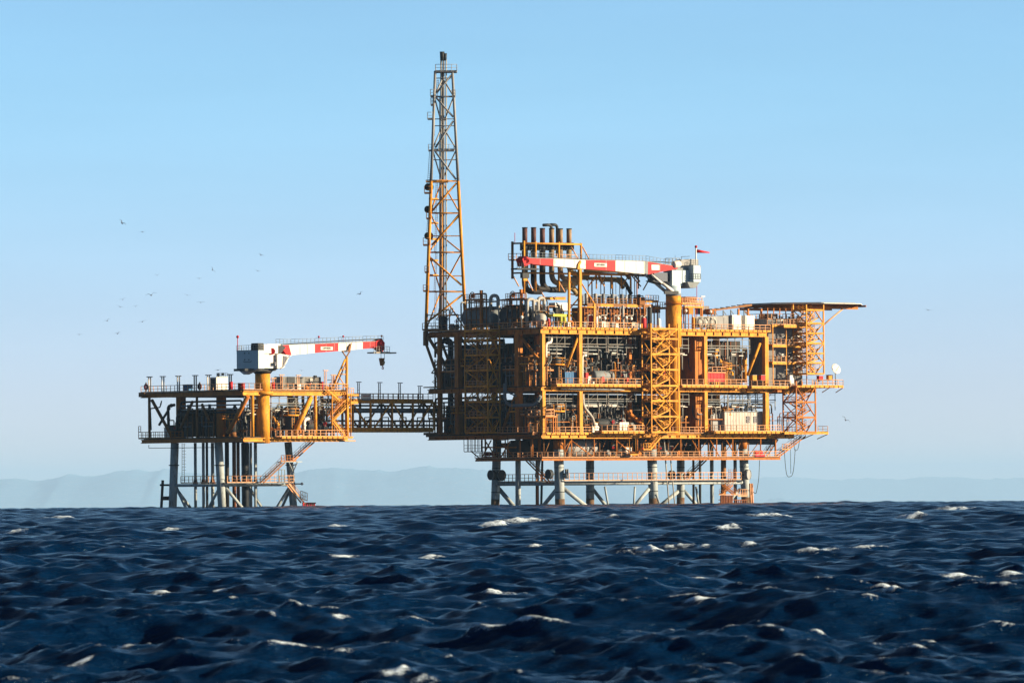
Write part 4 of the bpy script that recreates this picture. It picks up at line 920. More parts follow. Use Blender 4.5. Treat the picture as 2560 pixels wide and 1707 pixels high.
# yellow truss with cream pipes
t = thing('pipe_bridge', 'yellow truss carrying cream exhaust ducts behind the main crane boom', 'pipe truss', zf(1430, 715, 7), M)
part('top_chord', MB().tube(zf(1425, 681, 6), zf(1628, 690, 6), .22), YEL, t)
for px in (1421, 1491, 1529, 1553, 1576, 1596): part('post', MB().tube(zf(px, 684, 6), zf(px, 722, 6), .15), YEL, t)
for a, b in (((1490, 688), (1471, 716)), ((1495, 688), (1511, 716)), ((1498, 685), (1508, 712)), ((1572, 690), (1556, 712)), ((1580, 690), (1602, 716)), ((1625, 695), (1608, 725)), ((1455, 684), (1448, 700)), ((1502, 712), (1512, 690))): part('brace', MB().tube(zf(*a, 6), zf(*b, 6), .13), YEL, t)
for y, a, b, r in ((676, 1462, 1560, .4), (695, 1408, 1552, .36), (700, 1500, 1545, .33), (717, 1395, 1430, .5), (684, 1545, 1585, .2)): part('duct', MB().path([zf(a, y, 9), zf(b, y + 2, 9), zf(b + 14, y + 20, 9)], r), CRM, t)
part('elbow_duct', MB().path([zf(1552, 696, 9), zf(1562, 705, 9), zf(1578, 735, 9)], .4), BLK, t)
# ------------------------------------------------------------------ top deck machinery
t = None
for k in range(5):
    px = 1462 + k * 33
    a = zf(px, 752, 4.5); t = thing('compressor_package', '%s from the left of five orange and grey compressor packages on the top deck' % ORD[k], 'compressor', (a.x, 4.5, ZT), M, 'compressor packages on the top deck')
    u = a.x; part('enclosure', MB().box((u + .3, 5, ZT + .6), (u + 2.9, 9, ZT + 4.4)), BLK if k % 2 else RST, t)
    mb = MB()
    for i in range(5):
        x = u + i * .82; mb.beam((x, 4.6, ZT), (x, 4.6, ZT + 4.8), .14, up=(0, 1, 0))
    for zz_ in (1.2, 2.2, 3.2, 4.2): mb.beam((u, 4.6, ZT + zz_), (u + 3.3, 4.6, ZT + zz_), .12)
    part('lattice', mb, ORG, t)
    part('platform', MB().box((u - .3, 3.4, ZT + 4.85), (u + 3.2, 9, ZT + 5.05)).beam((u - .3, 3.4, ZT + 4.75), (u + 3.2, 3.4, ZT + 4.75), .1, .5), (YEL, BRN)[(k + 1) % 2], t)
    part('railing', MB().rail([(u - .3, 3.45, ZT + 5.05), (u + 3.2, 3.45, ZT + 5.05)], 1.1, .8), RAIL if k == 4 else BRN, t)
    for i in range(3):
        x = u + .2 + i * 1.05; part('filter_drum', MB().vessel((x, 5.5, ZT + 5.1), (x, 5.5, ZT + 6.6 + .5 * ((i + k) % 2)), .36, 10), (GRY, PIP, STL)[(i + k) % 3], t)
    part('pipework', MB().path([(u + .2, 3.9, ZT + .2), (u + .2, 3.9, ZT + 2.8), (u + 1.8, 3.9, ZT + 2.8), (u + 1.8, 3.9, ZT + 5.4)], .14).path([(u + 2.6, 3.8, ZT), (u + 2.6, 3.8, ZT + 3.6), (u + 3.2, 4.4, ZT + 3.6)], .11).path([(u, 6.5, ZT + 7), (u + 3.3, 6.5, ZT + 7)], .1), PIP, t)
    part('valve', MB().ball((u + 1.2, 3.9, ZT + 2.2), .38).ball((u + 2.6, 3.8, ZT + 1.2), .3), WHT, t)
def bits(items):
    for name, label, cat, m, px, y0, y1, w_, r in items:
        a = zf(px, y1, w_); b = zf(px, y0, w_); a.z = ZT
        o = thing(name, label, cat, a, M); part('body', MB().vessel(a + Vector((0, 0, .2)), b, r, 12), m, o); part('foot', MB().tube(a, a + Vector((0, 0, .25)), r * .6), STL, o)
        part('cap', MB().ball(b + Vector((0, 0, r * .4)), r * .5), WHT, o)
bits([('gas_bottle', 'faded red drum on the top deck right of the boom rest', 'drum', PNK, 1479, 792, 812, 1, .55), ('gas_bottle', 'small red drum on the top deck at the near corner', 'drum', PNK, 1371, 798, 812, 1, .35),
      ('gas_bottle', 'thin red cylinder on the top deck left of the near corner', 'drum', RED, 1349, 787, 812, 3, .28), ('gas_bottle', 'pale red drum on the top deck left of the crane pedestal', 'drum', PNK, 1609, 797, 812, 1, .55),
      ('gas_bottle', 'tall pale grey cylinder among the compressors on the top deck', 'drum', PIP, 1557, 766, 812, 2, .3), ('gas_bottle', 'tall dark cylinder left of the crane pedestal on the top deck', 'drum', STL, 1624, 770, 812, 2, .5),
      ('gas_bottle', 'red topped white drum directly left of the crane pedestal', 'drum', WHT, 1647, 800, 816, 1, .45), ('gas_bottle', 'orange drum right of the crane pedestal by the cable reels', 'drum', YEL, 1733, 795, 810, 1, .35)])
for k, (px, y, m) in enumerate(((1304, 793, WHT), (1497, 793, WHT), (1565, 794, WHT), (1714, 777, WHT), (1776, 779, WHT))):
    a = zf(px, y, 1.5); t = thing('floodlight', 'white round floodlight on a short post, %s from the left on the top deck' % ORD[k], 'floodlight', (a.x, 1.5, ZT), M, 'floodlights on the top deck')
    part('lamp_head', MB().ball(a, .36), m, t); part('post', MB().tube((a.x, 1.5, ZT), (a.x, 1.5, a.z), .07), GRY, t)
for k, px in enumerate((1420, 1440, 1460, 1505, 1515, 1530, 1540, 1580, 1590, 1600)):
    a = zf(px, 812, .9); s = rnd.uniform(.7, 1.3); t = thing('junction_box', 'small pale equipment box behind the front railing, %s from the left' % ORD[k], 'box', (a.x, .9, ZT), M, 'small boxes behind the front railing')
    part('body', MB().box((a.x, .9, ZT + .25), (a.x + .8 * s, 1.5, ZT + .3 + .9 * s)), (WHT, PIP, GRY)[k % 3], t); part('leg', MB().box((a.x + .1, 1, ZT), (a.x + .25, 1.3, ZT + .25)), STL, t); part('lid', MB().box((a.x - .05, .85, ZT + .3 + .9 * s), (a.x + .8 * s + .05, 1.55, ZT + .36 + .9 * s)), GRY, t)
# left part of the top deck: vessels in shade
N_ = M.onu
def sidevessel(px0, px1, y, r, u, label, m):
    w1, w0 = M.ww(px0, u), M.ww(px1, u); z = N_((px0 + px1) / 2, y, u).z; t = thing('horizontal_vessel', label, 'vessel', (u, w0, ZT), M)
    part('shell', MB().vessel((u, w0 + r * .5, z), (u, w1 - r * .5, z), r, 20), m, t)
    for wq in (w0 + 1.5, w1 - 1.5): part('saddle', MB().box((u - r * .7, wq - .2, ZT), (u + r * .7, wq + .2, z - r * .6)), BRN, t)
    part('pipework', MB().path([(u, w0 + 1, z + r), (u, w0 + 1, z + r + 1), (u, w1 - 1, z + r + 1), (u - r - .2, w1 - 1, z + r + 1), (u - r - .2, w1 - 1, ZT)], .16), PIP, t)
    part('access_platform', MB().box((u - r - .6, w0 + 2, z + r * .9), (u + r, w0 + 5, z + r * .9 + .15)).rail([(u - r - .6, w0 + 2, z + r), (u - r - .6, w0 + 5, z + r)], 1.1, .8), ORG, t)
sidevessel(1168, 1252, 793, 2.1, 3.2, 'big dark blue-grey lying tank on the top deck beside the flare tower', GRY)
sidevessel(1262, 1322, 788, 2.1, 3.0, 'shaded grey lying tank on the top deck between two framed platforms', STL)
a = zf(1351, 792, 3); t = thing('domed_vessel', 'white domed vessel with thick pipes near the top deck corner', 'vessel', (a.x, 3, ZT), M)
part('shell', MB().vessel((a.x, 3, ZT + 1.0), (a.x, 3, a.z + .2), 1.1, 18), PIP, t); part('skirt', MB().tube((a.x, 3, ZT), (a.x, 3, ZT + 1), .8), GRY, t)
for i, (x0, x1, yt) in enumerate(((1318, 1334, 748), (1334, 1345, 752), (1345, 1360, 745))): part('bent_pipe', MB().path([zf(x0, 815, 5), zf(x0, yt, 5), zf(x1, yt, 5), zf(x1, 780, 4)], .34, bend=1.1), PIP, t)
for i, (u0_, y0_, y1_, lab) in enumerate(((1168, 745, 768, 'orange framed filter platform above the big grey tank'), (1255, 742, 790, 'orange framed filter platform above the shaded tank'))):
    pass
t = thing('swan_neck_vent', 'pale swan neck vent pipe rising above the big grey tank', 'vent pipe', (N_(1228, 815, 2).x, N_(1228, 815, 2).y, ZT), M)
A_, B_, C_, E_ = N_(1226.5, 812, 1.5), N_(1226.5, 739, 1.5), N_(1245.5, 739, 1.5), N_(1245.5, 775, 1.5)
part('pipe', MB().path([A_, B_, C_, E_], .36, bend=1.5, n=14), PIP, t); part('flange', MB().tube(N_(1226.5, 768, 1.5), N_(1226.5, 765, 1.5), .55), PIP, t)
for lab, x0, x1, y0, y1, u in (('orange framed platform with a valve wheel beside the flare tower foot', 1166, 1216, 752, 812, .8), ('brown framed platform over the shaded tank, left of the exhaust stacks', 1268, 1316, 750, 812, .9)):
    A_, B_ = N_(x0, y0, u), N_(x1, y0, u); t = thing('valve_platform', lab, 'platform', (u, B_.y, ZT), M); zt = A_.z; mb = MB()
    for k in range(5): wq = B_.y + (A_.y - B_.y) * k / 4; mb.beam((u, wq, ZT), (u, wq, zt + .1), .16)
    for zz_ in (.35, .7, 1): mb.beam((u, B_.y, ZT + (zt - ZT) * zz_), (u, A_.y, ZT + (zt - ZT) * zz_), .16)
    part('post_frame', mb, BRN, t); part('floor', MB().box((u - .4, B_.y, zt), (u + 2, A_.y, zt + .15)), ORG, t)
    part('railing', MB().rail([(u - .4, B_.y, zt + .15), (u - .4, A_.y, zt + .15)], 1.1, .7), ORG, t)
    wq = (A_.y + B_.y) / 2 + 1.2; part('valve', wheel(MB().ball((u, wq, zt + .9), .45).ring((u - .1, wq, zt + .9), (1, 0, 0), .8, .09), (u - .3, wq, zt + .9), (-1, 0, 0), .5), RST, t)
    part('pipework', MB().path([(u + .5, B_.y + .6, ZT), (u + .5, B_.y + .6, zt + 1.3), (u + .5, A_.y - 1, zt + 1.3)], .17).path([(u + .3, A_.y - .6, ZT), (u + .3, A_.y - .6, zt + 1)], .2), PIP, t)
    part('red_column', MB().beam((u, B_.y + 1.6, ZT), (u, B_.y + 1.6, zt + 2), .5), ORG, t)
row([3.5, 6.5, 9.8], 3.0, ZT, 'top deck', 'corner', kinds=['pump_skid', 'pipe_manifold', 'pump_skid'])
for k, (u, wq, kd) in enumerate(((6, 9, 'pipe_manifold'), (10, 12, 'upright_vessel'), (5.5, 14, 'horizontal_vessel'), (13, 11, 'pipe_manifold'), (2.2, 30, 'pump_skid'), (2, 33, 'pipe_manifold'), (6, 27, 'pipe_manifold'), (1.6, 9, 'pump_skid'), (1.4, 12, 'pipe_manifold'))):
    put(kd, (u, wq, ZT), 'on the shaded top deck side, %s back from the corner' % ORD[k], M, 0 if k < 4 else -math.pi / 2)
# lime frame
a = zf(1383, 814, 1.4); t = thing('lifting_frame', 'lime yellow lifting frame with two drums near the top deck corner', 'frame', (a.x, 1.4, ZT), M)
part('drum', MB().vessel(zf(1402, 806, 1.4), zf(1402, 793, 1.4), .33), LIM, t); part('drum', MB().vessel(zf(1411, 806, 1.4), zf(1411, 794, 1.4), .4), LIM, t); part('canopy', MB().box(zf(1383, 791, 1.6), zf(1417, 786, 3.5)), LIM, t)
part('post', MB().box(zf(1400, 815, 1.7), zf(1403, 790, 1.9)), LIM, t)
a = zf(1389, 790, 5); t = thing('white_duct_box', 'white air intake box with a dark square mouth above the lime frame', 'duct', (a.x, 5, ZT), M)
part('hood', MB().box(zf(1388, 768, 5), zf(1407, 758, 7)).box(zf(1401, 776, 5), zf(1407, 768.2, 7)), WHT, t); part('mouth', MB().box(zf(1389, 781, 5.1), zf(1400.6, 768.4, 6)), BLK, t); part('stand', MB().box(zf(1392, 815, 5.3), zf(1398, 781.3, 6)), STL, t)

# ------------------------------------------------------------------ right part of the top deck
t = thing('cable_reel_rack', 'white framed rack with round cable reels right of the crane pedestal', 'cable reels', (zf(1736, 815, .6).x, .6, ZT), M); mb = MB()
A_, B_ = zf(1741, 819, .6), zf(1786, 792, .6)
for px in (1743, 1757, 1772, 1786): u = M.u(px, .6); mb.beam((u, .6, ZT), (u, .6, B_.z), .1, up=(0, 1, 0))
mb.beam((A_.x, .6, B_.z), (B_.x, .6, B_.z), .12); part('frame', mb, PIP, t)
for k, px in enumerate((1748, 1761, 1778)): c = zf(px, 806, 1.6); part('reel', MB().lathe(c - Vector((0, .5, 0)), (0, 1, 0), [(0, 1.15), (.08, 1.15), (.08, .8), (.9, .8), (.9, 1.15), (1, 1.15)], 20).ring(c - Vector((0, .6, 0)), (0, 1, 0), .75, .12), PIP, t)
for k, (x0, x1, y0, m, lab) in enumerate(((1790, 1812, 790, CLD, 'first from the left, shaded grey'), (1812, 1829, 789, CLD, 'second from the left, shaded grey'), (1831, 1853, 788, WHT, 'third from the left, bright white'), (1864, 1886, 789, WHT, 'last on the right, bright white'))):  # shade put into colour: first two cabins grey, the others white
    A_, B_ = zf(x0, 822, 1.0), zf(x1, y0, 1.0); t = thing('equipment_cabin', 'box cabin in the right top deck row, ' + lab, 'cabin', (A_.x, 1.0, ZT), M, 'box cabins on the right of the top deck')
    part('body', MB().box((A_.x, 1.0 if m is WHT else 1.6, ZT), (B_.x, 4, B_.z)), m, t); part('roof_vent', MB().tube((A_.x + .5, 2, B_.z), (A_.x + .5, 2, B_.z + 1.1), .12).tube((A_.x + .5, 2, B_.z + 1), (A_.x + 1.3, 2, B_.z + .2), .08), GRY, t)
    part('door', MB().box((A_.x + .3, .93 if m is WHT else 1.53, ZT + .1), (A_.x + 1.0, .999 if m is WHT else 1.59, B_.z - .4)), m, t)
for k, (x0, x1, y0, y1, w_, m, lab) in enumerate(((1702, 1712, 743, 758, 5, RST, 'brown'), (1714, 1740, 742, 758, 5, BRN, 'ribbed ochre'), (1722, 1733, 770, 785, 2, YEL, 'narrow yellow'), (1755, 1772, 765, 785, 5, GRY, 'grey'), (1780, 1790, 772, 786, 3, ORG, 'small orange'), (1600, 1612, 744, 762, 3, BRN, 'weathered'), (1636, 1650, 764, 782, 4, PIP, 'pale'))):
    A_, B_ = zf(x0, y1, w_), zf(x1, y0, w_); t = thing('equipment_crate', '%s box on a raised stand near the crane pedestal on the top deck' % lab, 'crate', (A_.x, w_, ZT), M)
    part('body', MB().box((A_.x, w_, A_.z), (B_.x, w_ + 2, B_.z)), m, t); mb = MB()
    for x in (A_.x + .1, B_.x - .1): mb.beam((x, w_ + .2, ZT), (x, w_ + .2, A_.z), .14)
    for i in range(5): x = A_.x + (B_.x - A_.x) * i / 4; mb.box((x - .03, w_ - .05, A_.z), (x + .03, w_ + .01, B_.z))
    part('stand', mb, ORG, t)
t = thing('raised_walkway', 'raised yellow walkway with railings behind the crane pedestal on the top deck', 'walkway', zf(1605, 770, 4), M)
for a, b, y in ((1632, 1662, 769), (1706, 1752, 766), (1608, 1640, 752), (1700, 1748, 758)):
    A_, B_ = zf(a, y, 4), zf(b, y, 4); part('floor', MB().box((A_.x, 3.2, A_.z - .3), (B_.x, 5, A_.z)), YEL, t); part('railing', MB().rail([(A_.x, 3.2, A_.z), (B_.x, 3.2, A_.z)], 1.1, .7), RAIL, t)
    for q in (A_, B_): part('post', MB().beam((q.x, 3.6, ZT), (q.x, 3.6, A_.z - .3), .2), ORG, t)
t = thing('aerial_mast', 'thin aerial mast with a flat white top right of the crane', 'aerial', zf(1757, 790, 5), M)
part('mast', MB().tube(zf(1757, 815, 5), zf(1757, 741, 5), .06), WHT, t); part('flat_top', MB().cbox(zf(1757, 741, 5), (1.1, .3, .15)), WHT, t)
t = thing('aerial_mast', 'tall thin striped whip aerial directly right of the crane house', 'aerial', zf(1742, 800, 5), M)
part('mast', MB().tube(zf(1742, 815, 5), zf(1742, 716, 5), .06), PNK, t); part('tip', MB().ball(zf(1742, 716, 5), .1), RED, t)

# ------------------------------------------------------------------ cranes
def boom(t, fr, segs, w0, th, top, bot):
    for x0, x1, m in segs:
        xs = [x0, x1]; a, b = fr.onw(x0, top(x0), w0), fr.onw(x1, top(x1), w0); c, d = fr.onw(x1, bot(x1), w0), fr.onw(x0, bot(x0), w0)
        part('boom_section', MB().slab([a, b, c, d], (0, th, 0)), m, t)
def interp(xs, ys): return lambda x: float(np.interp(x, xs, ys))
def lettering(text, fr, px, py, w_, height, m, parent, name='lettering'):
    cu = bpy.data.curves.new('t', 'FONT'); cu.body = text; cu.size = height; cu.align_x = 'CENTER'; cu.align_y = 'CENTER'; cu.extrude = .01; cu.offset = height * .035
    ob = bpy.data.objects.new('t', cu); sc.collection.objects.link(ob); bpy.context.view_layer.update()
    me = bpy.data.meshes.new_from_object(ob.evaluated_get(bpy.context.evaluated_depsgraph_get())); bpy.data.objects.remove(ob)
    b = BASE[parent.name]; c = fr.onw(px, py, w_)
    for v in me.vertices: x, y, z = v.co; v.co = (x + c.x - b.x, c.y - z - b.y, y + c.z - b.z)
    me.materials.clear(); me.materials.append(m); o = bpy.data.objects.new(name, me); sc.collection.objects.link(o); o.parent = parent; BASE[o.name] = b
t = thing('pedestal_crane', 'red and white boom crane on the big platform, boom pointing left', 'crane', (35.4, 1.2, ZM), M)
pc = zf(1683.5, 740, 1.2); u0 = pc.x; R_ = 1.55
zr = pc.z; zfl = zf(1684, 760, 1.2).z
part('pedestal', MB().tube((u0, 1.2, ZBg), (u0, 1.2, zfl), R_ * .78, 28).tube((u0, 1.2, ZT - 3.5), (u0, 1.2, zfl + .02), R_, 28, cap=True), YEL, t)
part('pedestal_head', MB().tube((u0, 1.2, zfl + .12), (u0, 1.2, zr), R_ * 1.01, 28), YEL, t); part('flange', MB().tube((u0, 1.2, zfl - .06), (u0, 1.2, zfl + .12), R_ * 1.25, 28), ORG, t)
part('slew_ring', MB().tube((u0, 1.2, zr), (u0, 1.2, zf(1684, 734, 1.2).z), R_ * 1.03, 28), GRY, t)
zc = zf(1684, 676, 1.2).z; part('tower', MB().tube((u0, 1.2, zr + .4), (u0, 1.2, zf(1684, 715, 1.2).z), R_ * .98, 28).box((u0 - 1.45, -.1, zf(1684, 715, 1.2).z), (u0 + 1.3, 2.6, zc)), CRW, t)
top = interp([1306, 1325, 1384, 1464, 1539, 1615, 1693], [644, 646, 647, 650.5, 651.5, 654, 667]); bot = interp([1325, 1384, 1464, 1539, 1621, 1693], [660, 665, 672.5, 678, 686, 672])
boom(t, M, [(1325, 1384, PNK), (1384, 1464, WHT), (1464, 1539, PNK), (1539, 1611, WHT), (1620, 1694, PNK)], .1, 1.9, top, bot)
part('boom_section', MB().slab([zf(1611, 654, .1), zf(1620, 654.3, .1), zf(1624, 686, .1), zf(1611, 684, .1)], (0, 1.9, 0)), GRY, t)
part('boom_head', MB().slab([zf(1306, 648, 0), zf(1314, 641, 0), zf(1326, 645.6, 0), zf(1326, 660.5, 0), zf(1312, 666, 0)], (0, 2.1, 0)), RED, t)
for q in ((1312, 646), (1318, 652)): part('sheave', MB().tube(zf(*q, -.15), zf(*q, 0), .45, 14), PNK, t)
part('head_basket', MB().box(zf(1293, 673.5, 0), zf(1331, 672, 2)).rail([zf(1293, 672, 2), zf(1293, 672, 0), zf(1331, 672, 0)], 1.1, .6, .04), STL, t)
part('hook_rope', MB().tube(zf(1312, 672, .6), zf(1312, 684, .6), .05).tube(zf(1315, 672, .6), zf(1315, 684, .6), .05), STL, t)
hb_ = part('hook_block', MB().box(zf(1307, 695, .3), zf(1317, 683, 1.1)), STL, t); part('hook', MB().box(zf(1309, 702, .5), zf(1314, 695.2, 1)), YEL, hb_)
np_ = part('name_plate', MB().box(zf(1486, 666.5, .02), zf(1516.5, 658.3, .09)), WHT, t); lettering('LIEBHERR', M, 1501.2, 662.4, .005, .56, TXT, np_)
part('name_plate', MB().box(zf(1629, 675, .02), zf(1648, 662.5, .09)), WHT, t)
mb = MB(); 
for side in (.15, 1.95):
    pts = [zf(x, top(x), side) for x in (1320, 1384, 1464, 1539, 1615, 1660, 1690)]; mb.rail(pts, 1.15, .95, .035)
part('boom_railing', mb, GRY, t)
part('hoist_rope', MB().tube(zf(1690, 656, .9), zf(1312, 641, .9), .045).tube(zf(1690, 657, 1.3), zf(1318, 643, 1.3), .045), STL, t)
for x in (1350, 1410, 1437, 1515, 1562, 1590, 1650): part('plate_seam', MB().slab([zf(x, top(x) + .2, .07), zf(x + .8, top(x) + .2, .07), zf(x + .8, bot(x) - .2, .07), zf(x, bot(x) - .2, .07)], (0, .03, 0)), CLD, t)
part('luffing_cylinder', MB().tube(zf(1628, 686, .3), zf(1660, 712, .3), .24).tube(zf(1655, 708, .3), zf(1690, 733, .3), .34), WHT, t)
part('luffing_cylinder', MB().tube(zf(1612, 688, 2.2), zf(1640, 708, 2.2), .24).tube(zf(1636, 705, 2.2), zf(1663, 728, 2.2), .34), CRW, t)
part('cylinder_bracket', MB().box(zf(1662, 735, -.6), zf(1694, 728, -.3)), STL, t)
part('cab', MB().box(zf(1635, 703, .6), zf(1663, 683, 2.6)), GLS, t); part('cab_floor', MB().slab([zf(1632, 703, .4), zf(1663, 712, .4), zf(1663, 709, .4), zf(1632, 701, .4)], (0, 2.2, 0)), STL, t)
a = zf(1734, 705, -1.4); b = zf(1746, 664, -1.4)
mh_ = part('machinery_house', MB().slab([(a.x, -1.4, a.z), (b.x + .6, -1.4, a.z), (b.x + .6, -1.4, b.z), (a.x, -1.4, b.z)], (0, 4.2, 0)), CRW, t)
part('house_neck', MB().box((u0 + 1.3, -.2, zf(1705, 706, 0).z), (a.x - .02, 2.5, zc)), CRW, t)
part('house_belly', MB().slab([(a.x - 1.5, -1.2, a.z - .02), (b.x + .5, -1.2, a.z - .02), (b.x - .6, -1.2, a.z - 1.2), (a.x - .8, -1.2, a.z - 1.2)], (0, 3.6, 0)), GRY, t)
part('house_railing', MB().rail([(a.x - .1, 2.7, a.z + .6), (a.x - .1, -1.5, a.z + .6), (b.x + .5, -1.5, a.z + .6)], 1.1, .7, .04).rail([(a.x, 2.7, b.z), (a.x, -1.3, b.z), (b.x, -1.3, b.z)], 1.0, .8, .035), GRY, mh_)
part('winch_cover', MB().vessel(zf(1685, 662, .3), zf(1697, 660, .3), .75, 14), WHT, t); part('air_unit', MB().box(zf(1703, 664, 0), zf(1712, 650, 1.4)), CLD, mh_); part('air_unit', MB().box(zf(1722, 664, 0), zf(1733, 649, 1.6)), CLD, mh_)
part('access_frame', MB().rail([zf(1664, 668, .3), zf(1700, 668, .3)], 1.8, .9, .07).box(zf(1690, 675, .2), zf(1706, 671, 2)), GRY, t)
part('aerial', MB().tube(zf(1704, 652, 1), zf(1704, 642, 1), .05).beam(zf(1703, 642, 1), zf(1724, 641, 1), .12, .1).tube(zf(1688, 652, 1), zf(1688, 638, 1), .03), STL, t)
t2 = thing('windsock', 'red windsock streaming right from a white mast on top of the crane house', 'windsock', zf(1740, 666, -.8), M)
part('mast', MB().tube(zf(1740, 668, -.8), zf(1740, 620, -.8), .14), WHT, t2); part('sock', MB().tube(zf(1743, 628, -.8), zf(1773.5, 631.5, -.8), .37, 14, .1), RED, t2); part('beacon', MB().ball(zf(1740, 617, -.8), .3), PNK, t2)
t2 = thing('boom_rest', 'tall yellow trestle that the main crane boom rests on', 'boom rest', (M.u(1448, .2), .2, ZT), M)
part('main_post', MB().beam(zf(1449.5, 818, .25), zf(1449.5, 672, .25), .62, up=(0, 1, 0)), YEL, t2); part('fork', MB().slab([zf(1444, 673, -.2), zf(1446, 660, -.2), zf(1452, 651, -.2), zf(1454, 655, -.2), zf(1450, 664, -.2), zf(1452, 674, -.2)], (0, .28, 0)), YEL, t2)
part('rear_post', MB().beam(zf(1422.5, 818, 1.5), zf(1422.5, 673, 1.5), .42, up=(0, 1, 0)), YEL, t2); part('side_post', MB().beam(zf(1485.5, 818, .3), zf(1485.5, 760, .3), .42, up=(0, 1, 0)), YEL, t2)
mb = MB()
for a, b, w0, w1 in (((1453, 707), (1486, 760), .3, .3), ((1452, 768), (1486, 768), .3, .3), ((1423, 700), (1446, 728), 1.5, .4), ((1424, 772), (1447, 745), 1.5, .4), ((1424, 735), (1448, 738), 1.5, .3), ((1422, 673), (1449, 673), 1.5, .3), ((1424, 688), (1434, 676), 1.5, 1), ((1437, 676), (1446, 692), .8, .3), ((1424, 780), (1447, 780), 1.5, .3), ((1424, 785), (1447, 812), 1.5, .3)): mb.tube(zf(*a, w0), zf(*b, w1), .14)
part('brace', mb, YEL, t2)
t2 = thing('access_cage', 'pale round access cage right of the boom rest foot', 'cage', zf(1490, 812, .5), M)
c0, c1 = zf(1491, 790, 1.6), zf(1491, 765, 1.6); mb = MB()
for k in range(8): d = Vector((.5 * math.cos(k * .785), .5 * math.sin(k * .785), 0)); mb.tube(c0 + d, c1 + d, .04)
for k in range(4): mb.ring(c0.lerp(c1, k / 3), (0, 0, 1), .5, .04, 10)
part('cage', mb, RAIL, t2); part('column', MB().tube((c0.x, 1.6, ZT), c0, .3), WHT, t2)
# large pipes seen on the front and left faces
def pipe_thing(label, pts, r, m, bend=None, fr=M, name='large_pipe'):
    t = thing(name, label, 'pipe', pts[0], fr); part('pipe', MB().path(pts, r, bend), m, t)
    d = (Vector(pts[1]) - Vector(pts[0])).normalized(); q = Vector(pts[0]).lerp(Vector(pts[1]), .5); part('flange', MB().tube(q - d * .08, q + d * .08, r * 1.35), m, t)
    q = Vector(pts[-2]).lerp(Vector(pts[-1]), .5); d = (Vector(pts[-1]) - Vector(pts[-2])).normalized(); part('flange', MB().tube(q - d * .08, q + d * .08, r * 1.35), m, t); return t
pipe_thing('white pipe with a top elbow just right of the near corner column, upper storey', [zf(1365, 955, .9), zf(1365, 858, .9), zf(1378, 856, .9), zf(1378, 840, 2)], .26, WHT)
pipe_thing('white pipe with a hooked top right of the second front column, upper storey', [zf(1456, 960, .9), zf(1456, 889, .9), zf(1466, 888, .9)], .2, WHT)
pipe_thing('pale bent pipe slanting down to the lower deck right of the second column', [zf(1457, 985, 1), zf(1458, 1015, 1), zf(1482, 1045, 1), zf(1486, 1065, 1)], .3, PIP, 1.5)
pipe_thing('grey U-shaped pipe loop between the two left side columns, lower storey', [N_(1262, 958, -.2), N_(1262, 1000, -.2), N_(1275, 1014, -.2), N_(1340, 1012, -.2), N_(1352, 990, -.2)], .34, GRY, 1.6)
pipe_thing('thin grey pipe hanging left of the near column, lower storey', [N_(1265, 940, -.4), N_(1265, 978, -.4), N_(1290, 990, -.4)], .16, GRY)
pipe_thing('long pale horizontal pipe across the lower storey front bays', [zf(1352, 1015, 2.2), zf(1480, 1014, 2.2), zf(1540, 1014, 2.2)], .3, PIP)
pipe_thing('dark riser pipe bent at the top under the flare tower', [M.onw(1127, 1080, 33), M.onw(1127, 853, 33), M.onw(1110, 851, 33)], .62, STL, 1.8)
pipe_thing('thin dark riser beside the bent riser under the flare tower', [M.onw(1138, 1080, 33), M.onw(1138, 840, 33)], .25, STL)
pipe_thing('yellow vertical pipe in the last front bay, upper storey', [zf(1861, 955, 3), zf(1861, 870, 3)], .55, YEL)
pipe_thing('yellow vertical pipe behind the first in the last front bay', [zf(1849, 955, 4.5), zf(1849, 880, 4.5)], .45, YEL)
# under-deck machinery between lower deck and hung deck
t = thing('drain_tank', 'big grey lying tank under the lower deck behind orange braces', 'tank', zf(1410, 1143, 6), M)
a, b = zf(1412, 1120, 6), zf(1478, 1120, 6); part('shell', MB().vessel(a, b, 1.75, 20), CLD, t)
for q in (a, b): part('saddle', MB().box((q.x - .2, 4.6, ZS), (q.x + .2, 7.4, q.z - 1)), BRN, t)
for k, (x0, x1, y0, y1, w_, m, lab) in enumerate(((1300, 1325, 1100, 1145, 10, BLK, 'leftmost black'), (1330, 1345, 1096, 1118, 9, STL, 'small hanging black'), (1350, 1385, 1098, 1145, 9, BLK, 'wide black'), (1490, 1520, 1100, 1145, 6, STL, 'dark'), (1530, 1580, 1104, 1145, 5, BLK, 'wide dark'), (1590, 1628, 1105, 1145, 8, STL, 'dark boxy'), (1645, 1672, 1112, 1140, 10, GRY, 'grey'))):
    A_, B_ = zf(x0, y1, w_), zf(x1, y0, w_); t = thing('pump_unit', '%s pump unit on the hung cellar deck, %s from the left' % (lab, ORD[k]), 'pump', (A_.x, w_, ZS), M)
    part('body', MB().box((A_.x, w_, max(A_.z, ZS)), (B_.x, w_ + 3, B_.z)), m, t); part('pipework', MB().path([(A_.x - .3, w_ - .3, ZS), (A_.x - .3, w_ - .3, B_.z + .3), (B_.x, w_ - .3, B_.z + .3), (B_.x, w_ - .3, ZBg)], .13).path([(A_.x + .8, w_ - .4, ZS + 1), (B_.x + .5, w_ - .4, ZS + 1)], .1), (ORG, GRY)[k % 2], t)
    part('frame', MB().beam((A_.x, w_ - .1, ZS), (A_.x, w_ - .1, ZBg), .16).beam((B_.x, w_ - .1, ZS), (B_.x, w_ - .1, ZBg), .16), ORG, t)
row([20, 24, 28, 34, 38], 2.2, ZS, 'hung cellar deck', 'front', kinds=['pump_skid', 'control_cabinet', 'pump_skid', 'pump_skid', 'pump_skid'], tall=.7)
